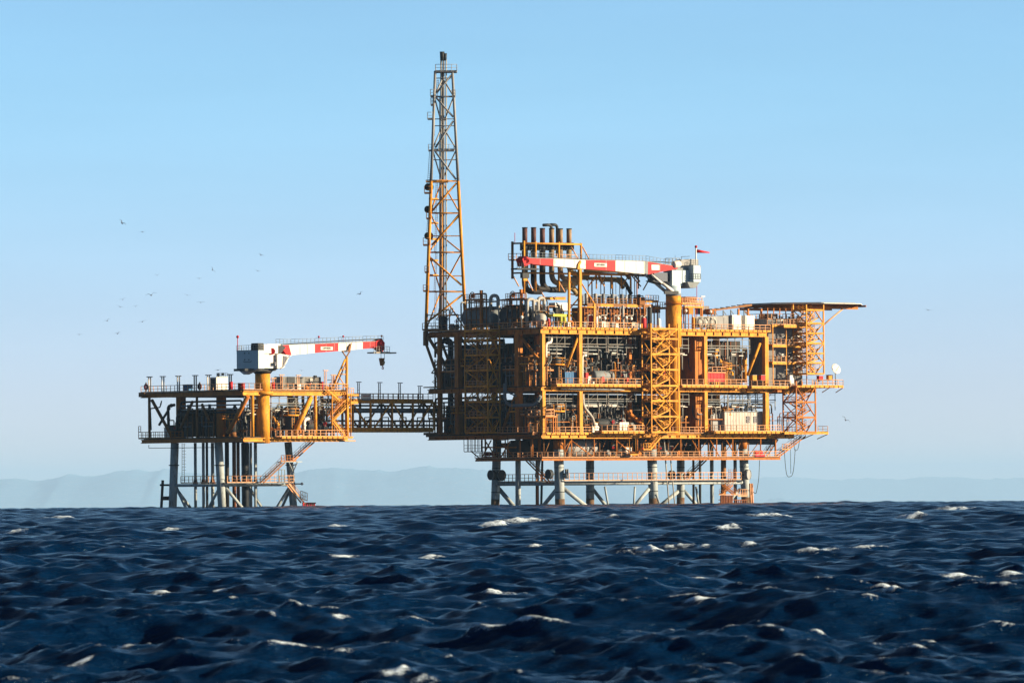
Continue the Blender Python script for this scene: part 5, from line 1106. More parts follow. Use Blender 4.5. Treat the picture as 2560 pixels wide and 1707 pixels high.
for k, (px0, px1, y, wq) in enumerate(((1290, 1900, 1106, 14), (1240, 1700, 1112, 18), (1480, 1940, 1100, 10), (1700, 1935, 1108, 4))):
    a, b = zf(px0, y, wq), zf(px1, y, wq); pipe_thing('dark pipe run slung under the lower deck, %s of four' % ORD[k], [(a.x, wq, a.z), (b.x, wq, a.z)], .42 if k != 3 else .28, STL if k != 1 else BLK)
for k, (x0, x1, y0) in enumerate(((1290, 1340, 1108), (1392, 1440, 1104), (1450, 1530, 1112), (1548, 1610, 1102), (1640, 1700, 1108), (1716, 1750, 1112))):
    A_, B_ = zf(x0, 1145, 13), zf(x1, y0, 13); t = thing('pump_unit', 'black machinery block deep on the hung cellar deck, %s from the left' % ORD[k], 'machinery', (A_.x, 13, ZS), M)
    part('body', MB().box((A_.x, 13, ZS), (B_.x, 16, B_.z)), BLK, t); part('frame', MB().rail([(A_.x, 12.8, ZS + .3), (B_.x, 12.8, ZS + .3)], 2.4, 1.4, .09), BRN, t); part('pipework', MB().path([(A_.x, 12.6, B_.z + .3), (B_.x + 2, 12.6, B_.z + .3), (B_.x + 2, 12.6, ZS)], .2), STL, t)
# red things on the hung deck
for px, w_, lab, wd in ((1212, 21, 'left end', 3.4), (1885, .6, 'right end', 2.4)):
    a = zf(px, 1143, w_); t = thing('life_raft_cradle', 'red life raft canisters on the hung deck, %s' % lab, 'life raft', (a.x, w_, ZS), M)
    for k in range(2): part('canister', MB().vessel((a.x + k * wd / 2, w_ - .2, ZS + .9), (a.x + k * wd / 2 + wd / 2 - .5, w_ - .2, ZS + .9), .45, 12), RED, t)
    part('cradle', MB().box((a.x - .3, w_ - .8, ZS + .05), (a.x + wd, w_ + .2, ZS + .4)), RED, t)
# round boat lamps on legs, boat landing, stairs below
for k, (px, py, wq, rx, m, ax) in enumerate(((1233, 1187, 22, 1.0, STL, (-1, 0, 0)), (1249, 1188, 21.4, 1.1, STL, (0, -1, 0)), (1377, 1185, 3, .95, STL, (-1, 0, 0)), (1412, 1184, 2, .95, PIP, (.75, -.65, 0)), (1683, 1187, 21.5, .9, STL, (-1, 0, 0)), (1719, 1186, 21.5, .7, WHT, (.9, -.4, 0)), (1865, 1186, 1.8, 1.05, CLD, (.35, -.9, 0)))):
    c = zf(px, py, wq); ax = Vector(ax).normalized(); t = thing('fog_horn', '%s round drum lamp bracketed on a jacket leg, %s from the left' % ('pale' if m in (WHT, PIP, CLD) else 'dark', ORD[k]), 'signal drum', c, M, 'round drums on the jacket legs')
    part('drum', MB().tube(c, c + ax * .7, rx, 20), m, t); part('bracket', MB().beam(c, c - ax * .9, .25), STL, t); part('rim', MB().ring(c + ax * .7, ax, rx, .07, 18), GRY, t)
t = thing('cellar_stairs', 'stairs from the hung deck down to the leg walkway, left pair', 'stairs', zf(1320, 1145, 8), M)
part('stair_flight', MB().stairs(zf(1320, 1148, 8), zf(1378, 1207, 5), (0, 1.0, 0)), ORG, t); part('landing', MB().box(zf(1372, 1209, 4), zf(1385, 1207, 6)), ORG, t)
t = thing('cellar_stairs', 'stairs from the hung deck down to the leg walkway, right of the fourth leg', 'stairs', zf(1771, 1140, 8), M)
part('stair_flight', MB().stairs(zf(1771, 1145, 8), zf(1716, 1200, 8), (0, 1.0, 0)), BRN, t); part('landing', MB().box(zf(1708, 1203, 7.8), zf(1722, 1201, 9.2)), GRY, t)
t = thing('boat_landing', 'rusty boat landing of close upright fenders at the rightmost jacket leg', 'boat landing', zf(1800, 1262, 0), M)
for k in range(8): px = 1802 + k * 4.0; a = zf(px, 1238, -.3); part('fender', MB().tube((a.x, -.3, a.z), (a.x, -.3, SEA0 - 2), .16), RST, t)
for k in range(7): px = 1838 + k * 4.4; a = zf(px, 1250, -.6); part('fender', MB().tube((a.x, -.6, a.z), (a.x, -.6, SEA0 - 2), .13), RST, t)
for y, x0, x1 in ((1236, 1797, 1868), (1249, 1797, 1868), (1240, 1845, 1866), (1257, 1797, 1868)): part('beam', MB().beam(zf(x0, y, -.2), zf(x1, y, -.2), .16), RAIL if y < 1245 else RST, t)
part('railing', MB().rail([zf(1845, 1240, -.2), zf(1868, 1240, -.2)], 1.4, .6), RAIL, t); part('stair_flight', MB().stairs(zf(1812, 1212, 1), zf(1840, 1236, 0), (0, .9, 0)), ORG, t); part('stair_flight', MB().stairs(zf(1832, 1212, 2), zf(1806, 1236, 1), (0, .9, 0)), ORG, t)
for px in (1875, 1880): part('guide_pile', MB().tube(zf(px, 1208, 1), zf(px + 2, 1270, 1), .22), RAIL, t)
for px in (1822, 1833): part('ladder', MB().ladder(zf(px, 1172, 1.5), zf(px, 1208, 1.5), (.6, 0, 0)), ORG, t)
# hanging hoses at the right end
def rope(label, pts, r, m, fr=M):
    t = solo('hanging_hose', MB().path(pts, r, bend=3.0), m, label, 'hose', pts[0], fr); return t
def catn(x0, y0, x1, y1, sag, w_, n=14): return [zf(x0 + (x1 - x0) * k / n, y0 + (y1 - y0) * k / n + sag * (1 - (2 * k / n - 1) ** 4), w_) for k in range(n + 1)]
rope('thin dark hose hanging in a long loop below the right end', catn(1961, 1128, 1988, 1122, 66, -.5), .06, STL); rope('thin dark hose hanging in a short loop near the raking stairs', catn(1984, 1100, 1999, 1090, 30, -.5), .06, STL)
rope('single dark line hanging straight inside the long hose loop', [zf(1976, 1120, 0), zf(1977, 1183, 0)], .05, STL); rope('thin dark cable curving from the hung deck to the rightmost leg', [zf(1899, 1150, 0), zf(1897, 1200, 0), zf(1890, 1235, 0), zf(1882, 1228, 1)], .06, STL)
# goods on the right end of the middle deck
for k, (px, y0, y1, w_, m, nm, lab) in enumerate(((2072, 938, 948, -1, YEL, 'crate', 'small yellow crate on the far right walkway'), (2048, 940, 950, -1.5, RED, 'crate', 'red crate on the far right walkway'), (1882, 938, 952, -.5, YEL, 'crate', 'yellow locker behind the middle deck railing near the last column'), (1903, 938, 950, -.5, PNK, 'crate', 'faded red locker beside the last front column'), (1975, 938, 960, -1, WHT, 'crate', 'white locker at the foot of the quarters'), (1963, 970, 985, -1.2, YEL, 'crate', 'pair of yellow boxes slung under the right walkway'), (1944, 967, 980, -1.2, ORG, 'crate', 'orange box slung under the right walkway'))):
    a = zf(px, y1, w_); b = zf(px + 10, y0, w_); t = thing('storage_locker', lab, 'locker', a, M); part('body', MB().box((a.x, w_, a.z), (b.x, w_ + .8, b.z)), m, t); part('lid', MB().box((a.x - .05, w_ - .05, b.z), (b.x + .05, w_ + .85, b.z + .1)), GRY, t); part('foot', MB().box((a.x + .1, w_ + .1, a.z - .3), (a.x + .3, w_ + .6, a.z)), STL, t)
for k, (px, y0, y1) in enumerate(((1468, 932, 945), (1508, 942, 955), (1568, 944, 955), (1660, 925, 940))):
    a = zf(px, y1, .6); b = zf(px, y0, .6); t = thing('fire_hose_post', 'red fire hose post behind the middle deck railing, %s from the left' % ORD[k], 'hose post', (a.x, .6, ZM), M, 'red fire posts on the middle deck')
    part('cabinet', MB().box((a.x - .3, .6, a.z), (a.x + .35, 1.1, b.z)), PNK, t); part('post', MB().tube((a.x, .9, ZM), (a.x, .9, a.z), .08), RED, t)
pipe_thing('green-grey pipe running along the underside of the middle deck walkways', [zf(1402, 973, -.6), zf(1520, 973.5, -.6), zf(1560, 974, -.6)], .14, CLD)
# ------------------------------------------------------------------ footbridge
t = thing('footbridge', 'long shaded truss footbridge with pipes linking the two platforms', 'bridge', (-25, 35, M.z(880, 1078, 33)), M)
zb = M.z(900, 1075, 33.2); zt_ = M.z(900, 1003, 33.2); UA, UB = -27.0, -1.0
B = lambda px, py, w_=33.2: M.onw(px, py, w_)
for w_ in (33.2, 36.6):
    part('chord', MB().beam((UA, w_, zt_), (UB, w_, zt_), .35, .75), YEL, t); part('chord', MB().beam((UA, w_, zb), (UB, w_, zb), .4, .85), YEL, t)
    for k, px in enumerate((882, 926.5, 980, 1032, 1085)): q = B(px, 1040); part('vertical', MB().beam((q.x, w_, zb), (q.x, w_, zt_), .36, up=(0, 1, 0)), YEL, t)
    for a, b in (((883, 1012), (923, 1070)), ((976, 1010), (935, 1070)), ((984, 1010), (1020, 1070)), ((1080, 1008), (1042, 1070)), ((1087, 1008), (1130, 1070))): p, q = B(*a), B(*b); part('diagonal', MB().tube((p.x, w_, p.z), (q.x, w_, q.z), .2), YEL, t)
    part('railing', MB().rail([(UA, w_ - .1, zt_ + .38), (UB, w_ - .1, zt_ + .38)], 1.2, 1.3), RAIL, t)
part('deck', MB().box((UA, 33.4, zt_ + .25), (UB, 36.4, zt_ + .37)), FLR, t); part('lower_deck', MB().box((UA, 33.5, zb - .2), (UB, 36.3, zb + .1)), FLR, t)
for y, r, m, w_ in ((1026, .5, GRY, 34.6), (1014, .2, BLK, 34), (1052, .2, STL, 35.6), (1063, .2, BLK, 35.4)): q = B(900, y, w_); part('pipe', MB().tube((UA - 2, w_, q.z), (UB + 3, w_, q.z), r, 14), m, t)
part('railing', MB().rail([(UA, 33.5, zb + .42), (UB, 33.5, zb + .42)], 1.3, 1.4), RAIL, t)
mb = MB()
for k in range(6):
    u = UA + 1.2 + k * 4.6; mb.beam((u, 34, zb), (u, 34, zb + 2.6), .16); mb.beam((u, 36, zb), (u, 36, zb + 2.6), .16); mb.beam((u, 34, zb + 2.6), (u, 36, zb + 2.6), .2)
part('pipe_support', mb, STL, t); 
mb = MB()
for px in (950, 1049): q = B(px, 1010); mb.tube((q.x - 1.5, 34.5, zt_ - 1.5), (q.x - .4, 34.5, zt_), .13); mb.tube((q.x + 1.5, 34.5, zt_ - 1.5), (q.x + .4, 34.5, zt_), .13)
part('pipe_yoke', mb, STL, t)
q0, q1 = M.onw(903, 997, 32.9), M.onw(928, 983, 32.9)
t = thing('bridge_sign', 'white notice board on the railing at the left end of the footbridge', 'sign', q0, M); part('board', MB().box(q0, (q1.x, 32.98, q1.z)), WHT, t)
zm_ = (q0.z + q1.z) / 2; part('line', MB().box((q0.x + .5, 32.86, zm_ - .06), (q1.x - .5, 32.9, zm_ + .06)), PNK, t); part('bracket', MB().box((q0.x + .2, 32.99, q0.z - .3), (q1.x - .2, 33.08, q1.z - .2)), GRY, t)
# twin lamp posts
def lamp(fr, base, top_z, label, m1=PIP, m2=GRY, grp='twin lamp posts along the bridge and the small platform', gap=.42):
    u, w_, z = base; t = thing('lamp_post', label, 'lamp post', base, fr, grp); mid = top_z - .12
    part('post', MB().tube((u - gap / 2, w_, z), (u - gap / 2, w_, mid), .09), m1, t); part('post', MB().tube((u + gap / 2, w_, z), (u + gap / 2, w_, mid), .09), m2, t)
    part('lamp_head', MB().cbox((u + .12, w_, top_z), (1.15, .3, .16)), m2, t); part('bracket', MB().cbox((u, w_, z + (top_z - z) * .55), (gap, .08, .08)), m2, t)
for k, (px, y) in enumerate(((896, 955), (948.5, 956), (999, 957), (1049, 965))): q = M.onw(px, y, 33.4); lamp(M, (q.x, 33.4, zt_ + .3), q.z, 'twin lamp post on the footbridge, %s from the left' % ORD[k], STL if k else PIP, STL)  # sunlit leftmost post pale, the rest dark: light put into colour

# ------------------------------------------------------------------ small platform
LT, LTg, LB, LBg = L.z(607, 974, 0), L.z(607, 988, 0), L.z(607, 1091, 0), L.z(607, 1104, 0)
lf = L.onw; ls = L.onu
P2 = thing('wellhead_platform', 'small ochre platform on four grey legs, left of the footbridge', 'platform', (0, 0, SEA0), L)
_P = P; P = P2
UL, WL = L.u(870, 0), L.ww(352, 0)
for z in (LT, LB): part('deck', MB().prism([(.35, .35), (UL - .35, .35), (UL - .35, WL - .4), (.35, WL - .4)], z - .22, z), FLR, P2)
def girder2(p, q, z0, z1, m, wd=.6):
    part('girder', MB().ibeam((p[0], p[1], (z0 + z1) / 2), (q[0], q[1], (z0 + z1) / 2), wd, z1 - z0, .14), m, P2)
for z0, z1 in ((LTg, LT - .24), (LBg, LB - .24)):
    girder2((0, .2), (UL, .2), z0, z1, YEL); girder2((.2, .65), (.2, WL), z0, z1, ORG)
    for wq in (11.2, 24.6, WL - .3): girder2((.6, wq), (UL - .5, wq), z0 + .15, z1 - .05, BRN, .5)
    for uq in (3, 12, 21.3): girder2((uq, .6), (uq, 10.9), z0 + .1, z1 - .1, BRN, .4); girder2((uq, 11.5), (uq, 24.3), z0 + .1, z1 - .1, BRN, .4)
def rail2(pts, z, m=RAIL, h=1.25): part('railing', MB().rail([(a, b, z) for a, b in pts], h, 1.4), m, P2)
rail2([(.05, WL), (.05, 0), (UL, 0), (UL, 6)], LT); rail2([(.05, WL), (.05, 20)], LB, ORG); rail2([(8, -1.4), (24, -1.4)], LB); rail2([(8, -.02), (UL, -.02)], LB)
part('walkway', MB().box((8, -1.5, LB - .12), (UL + .2, -.02, LB - .02)), YEL, P2)
toes((8.2, -1.6), (UL, -1.6), LB - .2, P2, YEL)
part('walkway', MB().box((-.6, 27, LB - .15), (-.05, WL + .1, LB)), BRN, P2); rail2([(-.55, 27), (-.55, WL + .1)], LB, BRN); rail2([(-.55, WL + .1), (0, WL + .1)], LB + 1.2, BRN)
part('walkway', MB().box((-.5, WL - 1.5, LT - .9), (-.05, WL + .1, LT + .02)), BRN, P2)
def col2(u, w_, r, m=ORG, z0=None, z1=None, name='column'): part(name, MB().tube((u, w_, LB if z0 is None else z0), (u, w_, LTg if z1 is None else z1), r, 20), m, P2)
col2(3, 11.2, 1.0); col2(3, 24.6, 1.0); col2(21.3, 11.2, .9, YEL); col2(21.3, 24.6, .9)
for px, u_, r in ((373, .3, .28), (492, .3, .26)): col2(u_, L.ww(px, u_), r, BRN)
for px, wq, r in ((631, .3, .3), (788, .3, .32), (867, .4, .42), (725, 8, .6), (757, 5, .3), (805, 4, .3)): col2(L.u(px, wq), wq, r, YEL)
def st2(a, b, w0, w1, r, m=YEL, nm='brace'): part(nm, MB().tube(lf(*a, w0), lf(*b, w1), r), m, P2)
st2((778, 992), (735, 1085), .6, .6, .5); st2((862, 1000), (834, 1048), .5, .5, .3); st2((833, 1050), (862, 1088), .5, .5, .25); st2((700, 1070), (680, 1040), 3, 3, .4); st2((760, 1035), (738, 1078), 3, 3, .4); st2((818, 975), (848, 1000), .3, .3, .25)
for a, b, r, m in (((380, 1000), (428, 1088), .34, BRN), ((424, 1020), (398, 1062), .26, STL), ((482, 1003), (452, 1070), .3, BRN), ((505, 1010), (522, 1050), .28, BRN), ((620, 990), (570, 1082), .45, ORG)): part('brace', MB().tube(ls(*a, .4), ls(*b, .4), r), m, P2)
for k, (x0, x1, y0, y1, r) in enumerate(((437, 430, 1100, 1270, .82), (546, 557, 1100, 1270, .82), (720, 737, 1100, 1268, .74))):
    wq = (24.6, 11.2, 11.2)[k]; a = lf(x0, y0, wq); b = lf(x1, y1, wq); b.z = SEA0 - 3; part('jacket_leg', MB().tube((a.x, a.y, LBg), b, r, 20), LEG, P2)
    q = a.lerp(b, .3); part('leg_band', MB().tube(q - Vector((0, 0, .1)), q + Vector((0, 0, .1)), r * 1.3, 16), STL, P2)
a = lf(613, 1100, 24.6); part('jacket_leg', MB().tube((a.x, a.y, LBg), (a.x + .5, a.y + .5, SEA0 - 3), .85, 20), LEG, P2)
zw = L.z(560, 1212, 5)
for x0, x1, w0, w1 in ((433, 556, 24.6, 11.2), (552, 724, 11.2, 11.2), (433, 610, 24.6, 24.6), (610, 724, 24.6, 11.2)): a, b = lf(x0, 1212, w0), lf(x1, 1212, w1); part('horizontal_brace', MB().tube((a.x, a.y, zw), (b.x, b.y, zw), .3), LEG, P2)
for a, b, w0, w1, r in (((440, 1216), (466, 1272), 24.6, 20, .3), ((437, 1216), (478, 1272), 24.6, 24.6, .3), ((550, 1216), (520, 1272), 11.2, 14, .27), ((562, 1216), (608, 1272), 11.2, 11.2, .32), ((622, 1216), (657, 1272), 14, 14, .28), ((722, 1220), (690, 1272), 11.2, 11.2, .3), ((726, 1222), (703, 1272), 11.2, 14, .27), ((742, 1160), (722, 1165), 10, 10, .12)): st2(a, b, w0, w1, r, LEG, 'diagonal_brace')
u_a, u_b = L.u(556, 10), L.u(722, 10); part('leg_walkway', MB().box((u_a, 8.6, zw + .35), (u_b, 10.2, zw + .45)), GRY, P2); part('railing', MB().rail([(u_a, 8.6, zw + .45), (u_b, 8.6, zw + .45)], 1.35, 1.2), RAIL, P2)
a, b = L.onw(452, 1205, 24), L.onw(548, 1205, 13); part('leg_walkway', MB().slab([(a.x, 24, zw + .4), (b.x, 12.5, zw + .4), (b.x + 1.2, 12.5, zw + .4), (a.x + 1.2, 24, zw + .4)], (0, 0, .1)), GRY, P2); part('railing', MB().rail([(a.x, 24, zw + .45), (b.x, 12.5, zw + .45)], 1.35, 1.2), RAIL, P2)
part('bumper_post', MB().tube(L.onw(407, 1200, 27), L.onw(403, 1275, 27), .28).tube(L.onw(400, 1212, 27), L.onw(432, 1212, 25), .2).box(L.onw(413, 1240, 26.6), L.onw(422, 1250, 27.4)), STL, P2)
part('under_deck_pipe', MB().path([ls(372, 1112, 0), ls(372, 1120, 0), ls(540, 1118, 0)], .06), STL, P2)
P = _P
for k, (px, r, wq, m) in enumerate(((488, .3, 22, LEG), (508, .3, 20, LEG), (517, .26, 18, STL), (531, .34, 21, LEG), (567, .44, 14, BLK), (585, .4, 17, RST), (595, .34, 14, RST), (613, .62, 13, STL), (637.5, .26, 12, LEG), (627, .24, 19, PIP), (640, .2, 22, WHT))):
    a = lf(px, 1100, wq); t = thing('conductor_pipe', '%s upright well conductor pipe under the small platform, %s from the left' % ({LEG: 'grey', STL: 'dark', BLK: 'black', RST: 'rusty', PIP: 'pale', WHT: 'white'}[m], ORD[k]), 'conductor', (a.x, wq, SEA0), L, 'conductor pipes under the small platform')
    part('pipe', MB().tube((a.x, wq, SEA0 - 3), (a.x, wq, LBg), r, 16), m, t); part('guide_cone', MB().tube((a.x, wq, zw + .1), (a.x, wq, zw + 1.1), r * 1.9, 14, r * 1.1), RST if k % 2 else STL, t)
t = thing('caged_ladder', 'thin caged ladder hanging beside the left leg of the small platform', 'ladder', lf(455, 1208, 22), L)
part('ladder', MB().ladder(lf(455, 1208, 22), lf(455, 1108, 22), (.6, 0, 0)), BRN, t); mb = MB()
for k in range(9): mb.ring(lf(460, 1175 - k * 8, 21.6), (0, 0, 1), .4, .03, 8)
part('cage', mb, BRN, t)
t = thing('access_stairs', 'long zigzag stairs from the small platform down its right leg to the water', 'stairs', lf(722, 1160, 8), L)
part('stair_flight', MB().stairs(lf(786, 1104, 7), lf(733, 1153, 7), (0, 1.1, 0)), ORG, t); part('landing', MB().box(lf(703, 1155, 7), lf(745, 1153, 8.4)), LEG, t); part('stair_flight', MB().stairs(lf(713, 1155, 7), lf(658, 1207, 7), (0, 1.1, 0)), BRN, t)
part('railing', MB().rail([lf(703, 1153, 7), lf(740, 1153, 7)], 1.2, .7), ORG, t); part('strut', MB().tube(lf(722, 1155, 7), lf(732, 1178, 9), .1).tube(lf(744, 1155, 7), lf(733, 1178, 9), .1), LEG, t)
part('stair_flight', MB().stairs(lf(722, 1208, 8.5), lf(760, 1256, 8.5), (0, 1.0, 0)), RAIL, t); part('gate_frame', MB().rail([lf(697, 1206, 8.4), lf(712, 1206, 8.4)], 2.6, .7, .07), GRY, t)
t = thing('fender_rack', 'small rusty boat fender rack at the foot of the right leg', 'boat landing', lf(757, 1262, 8), L)
for k in range(7): a = lf(758 + k * 4.6, 1256, 8); part('fender', MB().tube(a, (a.x, 8, SEA0 - 1.5), .18), RST if k % 2 else PNK, t)
part('beam', MB().beam(lf(756, 1257, 8), lf(789, 1257, 8), .25), RST, t); part('railing', MB().rail([lf(752, 1246, 8.5), lf(768, 1252, 8.5)], 1.6, .6), RAIL, t)
t = thing('marker_lamp', 'white lamp on a short arm sticking out right of the leg', 'lamp', lf(738, 1209, 10), L); part('arm', MB().tube(lf(735, 1209, 10), lf(752, 1209, 10), .12), STL, t); part('lamp_head', MB().ball(lf(755, 1209, 10), .3), WHT, t)
# equipment inside the small platform
G2 = 'process equipment on the small platform'
row([10, 13.4, 16.8, 20.2, 23.6], 2.6, LB, 'small platform', 'front', L, ['pipe_manifold', 'upright_vessel', 'pump_skid', 'horizontal_vessel', 'pipe_manifold'], grp=G2)
row([6.6, 11.5, 15.5, 19.5, 24], 7.2, LB, 'small platform', 'second', L, ['pipe_manifold', 'pipe_manifold', 'mezzanine_platform', 'pipe_manifold', 'upright_vessel'], grp=G2)
row([7, 12.5, 18.5], 16.5, LB, 'small platform', 'rear', L, ['filler_module'], grp=G2)
for k, wq in enumerate((3.6, 7.6, 14.6, 18.4, 21.6, 27.6, 30.4)):
    kd = ['pipe_manifold', 'upright_vessel', 'filler_module', 'pipe_manifold', 'filler_module', 'horizontal_vessel', 'control_cabinet'][k]
    put(kd, (3.2 if k < 2 else 4.2, wq, LB), 'on the small platform, %s back along its shaded side' % ORD[k], L, -math.pi / 2, 1.0, G2)
for k, (a, b, w_, nm) in enumerate(((7.8, 14, 1.2, 'right of the yellow pedestal'), (14.3, 20, 1.3, 'in the middle of the lit front'), (20.3, 26.5, 1.2, 'near its right corner'))): hrack(a, b, w_, LTg, 3.6, 'pale pipe rack hung in the small platform ' + nm, fr=L, seed=20 + k)
t = hrack(1.0, 4.4, 1.1, LTg, 4.4, 'short pale pipe rack hung in the small platform left of the yellow pedestal', fr=L, seed=31)
t = thing('pipe_rack', 'shaded pipe bundle hung along the left side of the small platform', 'pipe rack', (1.1, 3, LTg), L)
for k, (z, r, m) in enumerate(((-1, .2, STL), (-1.8, .15, GRY), (-2.6, .12, PIP), (-3.2, .2, STL))): part('pipe', MB().path([(1.1, 2, LTg + z - 1.5), (1.1, 2, LTg + z), (1.1, 22, LTg + z), (1.1, 22, LTg + z - 2)], r), m, t)
pipe_thing('white pipe elbow at the lower right of the small platform', [lf(760, 1078, 1.2), lf(760, 1048, 1.2), lf(776, 1046, 1.2), lf(778, 1060, 1.2)], .36, WHT, .9, L)
pipe_thing('thin grey pipe loop in the left opening of the small platform', [ls(378, 1075, 1), ls(376, 1021, 1), ls(400, 1018, 1), ls(404, 1002, 1)], .13, STL, None, L)
pipe_thing('dark pipe rack end in the left opening of the small platform', [ls(422, 1078, 4), ls(420, 1015, 4), ls(436, 1012, 4)], .3, STL, None, L)
pipe_thing('pale grey pipe slanting behind the pedestal of the small platform', [lf(745, 990, 2), lf(712, 1030, 2), lf(700, 1045, 2)], .12, GRY, None, L)
# top deck of the small platform
for k, (px, y, m1, m2, u_) in enumerate(((373, 942, WHT, GRY, .3), (406, 941, WHT, GRY, .3), (445, 940, WHT, GRY, .3), (487, 938.5, STL, GRY, .3), (520, 937.5, WHT, GRY, .3), (574.5, 936, STL, STL, .3))):
    q = ls(px + 1, y, u_); t = thing('lamp_post', 'twin lamp post on the small platform shaded edge, %s from the left' % ORD[k], 'lamp post', (u_, q.y, LT), L, 'twin lamp posts along the bridge and the small platform')
    part('post', MB().tube((u_ - .25, q.y, LT), (u_ - .25, q.y, q.z - .1), .13), m1, t); part('post', MB().tube((u_ + .25, q.y, LT), (u_ + .25, q.y, q.z - .1), .13), m2, t); part('lamp_head', MB().cbox((u_, q.y, q.z), (1.0, .8, .17)), m2, t)
for k, (px, y) in enumerate(((683, 945), (703, 937), (745, 938), (813, 926), (832, 937), (838, 938))):
    q = lf(px, y, 1.2); lamp(L, (q.x, 1.2, LT), q.z, 'twin post on the lit half of the small platform, %s from the left' % ORD[k], RAIL, RAIL, 'twin posts on the lit half of the small platform')
t = thing('equipment_cabin', 'white cabin with a dark shaded end on the small platform, left of the crane', 'cabin', (2.2, ls(540, 970, 2.2).y, LT), L)
wa, wb2 = L.ww(541, 2.2), L.ww(523, 2.2); z1 = ls(540, 942.5, 2.2).z; ub = L.u(569, wa)
part('body', MB().box((2.2, wa, LT + .1), (ub, wb2, z1)), WHT, t); part('shaded_end_panel', MB().box((2.13, wa + .4, LT + .2), (2.19, wb2 - .5, z1 - .3)), STL, t); part('roof_railing', MB().rail([(2.3, wa, z1), (ub, wa, z1)], .8, .6, .035), PIP, t); part('roof_lamp', MB().ball((2.9, wa + .3, z1 + .5), .35), WHT, t); part('roof_lamp', MB().ball((4.2, wa + .5, z1 + .6), .3), CRM, t)  # dark end panel puts the shade of that side into colour
part('plinth', MB().box((2.3, wa + .1, LT), (ub - .1, wb2 - .1, LT + .1)), STL, t)
t = thing('control_cabinet', 'blue box on the shaded edge of the small platform', 'cabinet', (.8, ls(465, 970, .8).y, LT), L); w0, w1 = L.ww(472, .8), L.ww(457, .8)
part('body', MB().box((.8, w0, LT + .15), (1.8, w1, LT + 1.35)), BLU, t); part('lid', MB().box((.75, w0 - .05, LT + 1.35), (1.85, w1 + .05, LT + 1.42)), BLU, t); part('foot', MB().box((.9, w0 + .1, LT), (1.7, w0 + .4, LT + .15)), STL, t)
for k, (px, y, lab) in enumerate(((365, 967, 'lifebuoy on the railing at the far left corner of the small platform'), (499, 966, 'dark red lifebuoy holder left of the white cabin'))):
    q = ls(px, y, -.1); t = thing('lifebuoy', lab, 'lifebuoy', q, L); part('ring', MB().ring(q, (1, 0, 0), .5, .17, 14), PNK if k == 0 else RST, t); part('bracket', MB().box((q.x - .02, q.y - .2, LT), (q.x + .1, q.y + .2, q.z + .9)), WHT if k == 0 else GRY, t)
for k, (px, y0, y1, m, w_, lab) in enumerate(((607, 958, 970, RED, .8, 'red drum just left of the yellow pedestal'), (600, 958, 970, RST, 1.4, 'brown drum beside the red drum left of the pedestal'), (577, 955, 968, PNK, 2, 'pale red drum beside the white cabin'), (682, 957, 972, PNK, 1.2, 'pale red drum right of the yellow pedestal'), (804, 955, 968, RED, 2, 'red drum at the right end of the ribbed container'))):
    a = lf(px, y1, w_); b = lf(px, y0, w_); t = thing('drum', lab, 'drum', (a.x, w_, LT), L); part('body', MB().tube((a.x, w_, LT + .1), (a.x, w_, b.z), .42, 14), m, t); part('lid', MB().tube((a.x, w_, b.z), (a.x, w_, b.z + .07), .44, 14), m, t); part('pallet', MB().box((a.x - .45, w_ - .45, LT), (a.x + .45, w_ + .45, LT + .1)), STL, t)
t = thing('ribbed_container', 'long ribbed grey container with a dark door on the small platform', 'container', (L.u(704, 5), 5, LT), L); a, b = lf(704, 972, 5), lf(801, 942, 5)
part('body', MB().box((a.x, 5, LT + .1), (b.x, 7.5, b.z)), CLD, t); mb = MB()
for k in range(30): u = a.x + (b.x - a.x) * k / 29; mb.box((u - .05, 4.9, LT + .15), (u + .05, 5, b.z - .05))
part('rib', mb, PIP, t); c = L.u(718, 4.9); part('door', MB().box((c, 4.82, LT + .6), (L.u(737, 4.9), 4.9, b.z - .02)), STL, t); c = L.u(774, 4.9); part('hatch', MB().box((c, 4.7, LT + 1.4), (c + .65, 4.9, LT + 2.4)), WHT, t)
part('roof_vent', MB().cbox((L.u(788, 5.5), 5.5, b.z + .15), (.5, .5, .3)), STL, t)
for k, (px, w_, kd) in enumerate(((676, 3, 'pump_skid'), (745, 2.2, 'control_cabinet'), (770, 1.8, 'pump_skid'), (820, 3, 'pump_skid'))): q = L.u(px, w_); put(kd, (q, w_, LT), 'on the lit top of the small platform, %s from the left' % ORD[k], L, 0, .62, G2)
# crane of the small platform
t = thing('pedestal_crane', 'red and white boom crane on the small platform, boom pointing right', 'crane', (6, 1.2, LB), L)
u0 = L.u(656.5, 1.2); zr = L.z(656, 934, 1.2)
part('pedestal', MB().tube((u0, 1.2, LBg - .3), (u0, 1.2, LT - .3), 1.38, 28), YEL, t); part('pedestal_head', MB().tube((u0, 1.2, LT - .28), (u0, 1.2, zr), 1.5, 28), YEL, t)
part('collar', MB().tube((u0, 1.2, LT - .95), (u0, 1.2, LT - .3), 2.1, 24), YEL, t)
part('slew_ring', MB().tube((u0, 1.2, zr), (u0, 1.2, L.z(656, 927, 1.2)), 1.6, 24, 2.1), BLK, t); part('slew_deck', MB().slab([lf(612, 927, -.5), lf(688, 927, -.5), lf(695, 921, -.5), lf(612, 921, -.5)], (0, 3.6, 0)), STL, t)
a, b = lf(646, 921, -2), lf(659, 876, -2); wl = L.ww(592, a.x)
mh_ = part('machinery_house', MB().box((a.x, -2, a.z), (b.x + .2, wl, b.z)), CRW, t); part('house_belly', MB().slab([(a.x, -1.9, a.z - .01), (a.x, wl - .05, a.z - .01), (a.x, wl - 2.2, a.z - 1.1), (a.x, .5, a.z - .5)], (1.4, 0, 0)), CRW, t)
mb = MB()
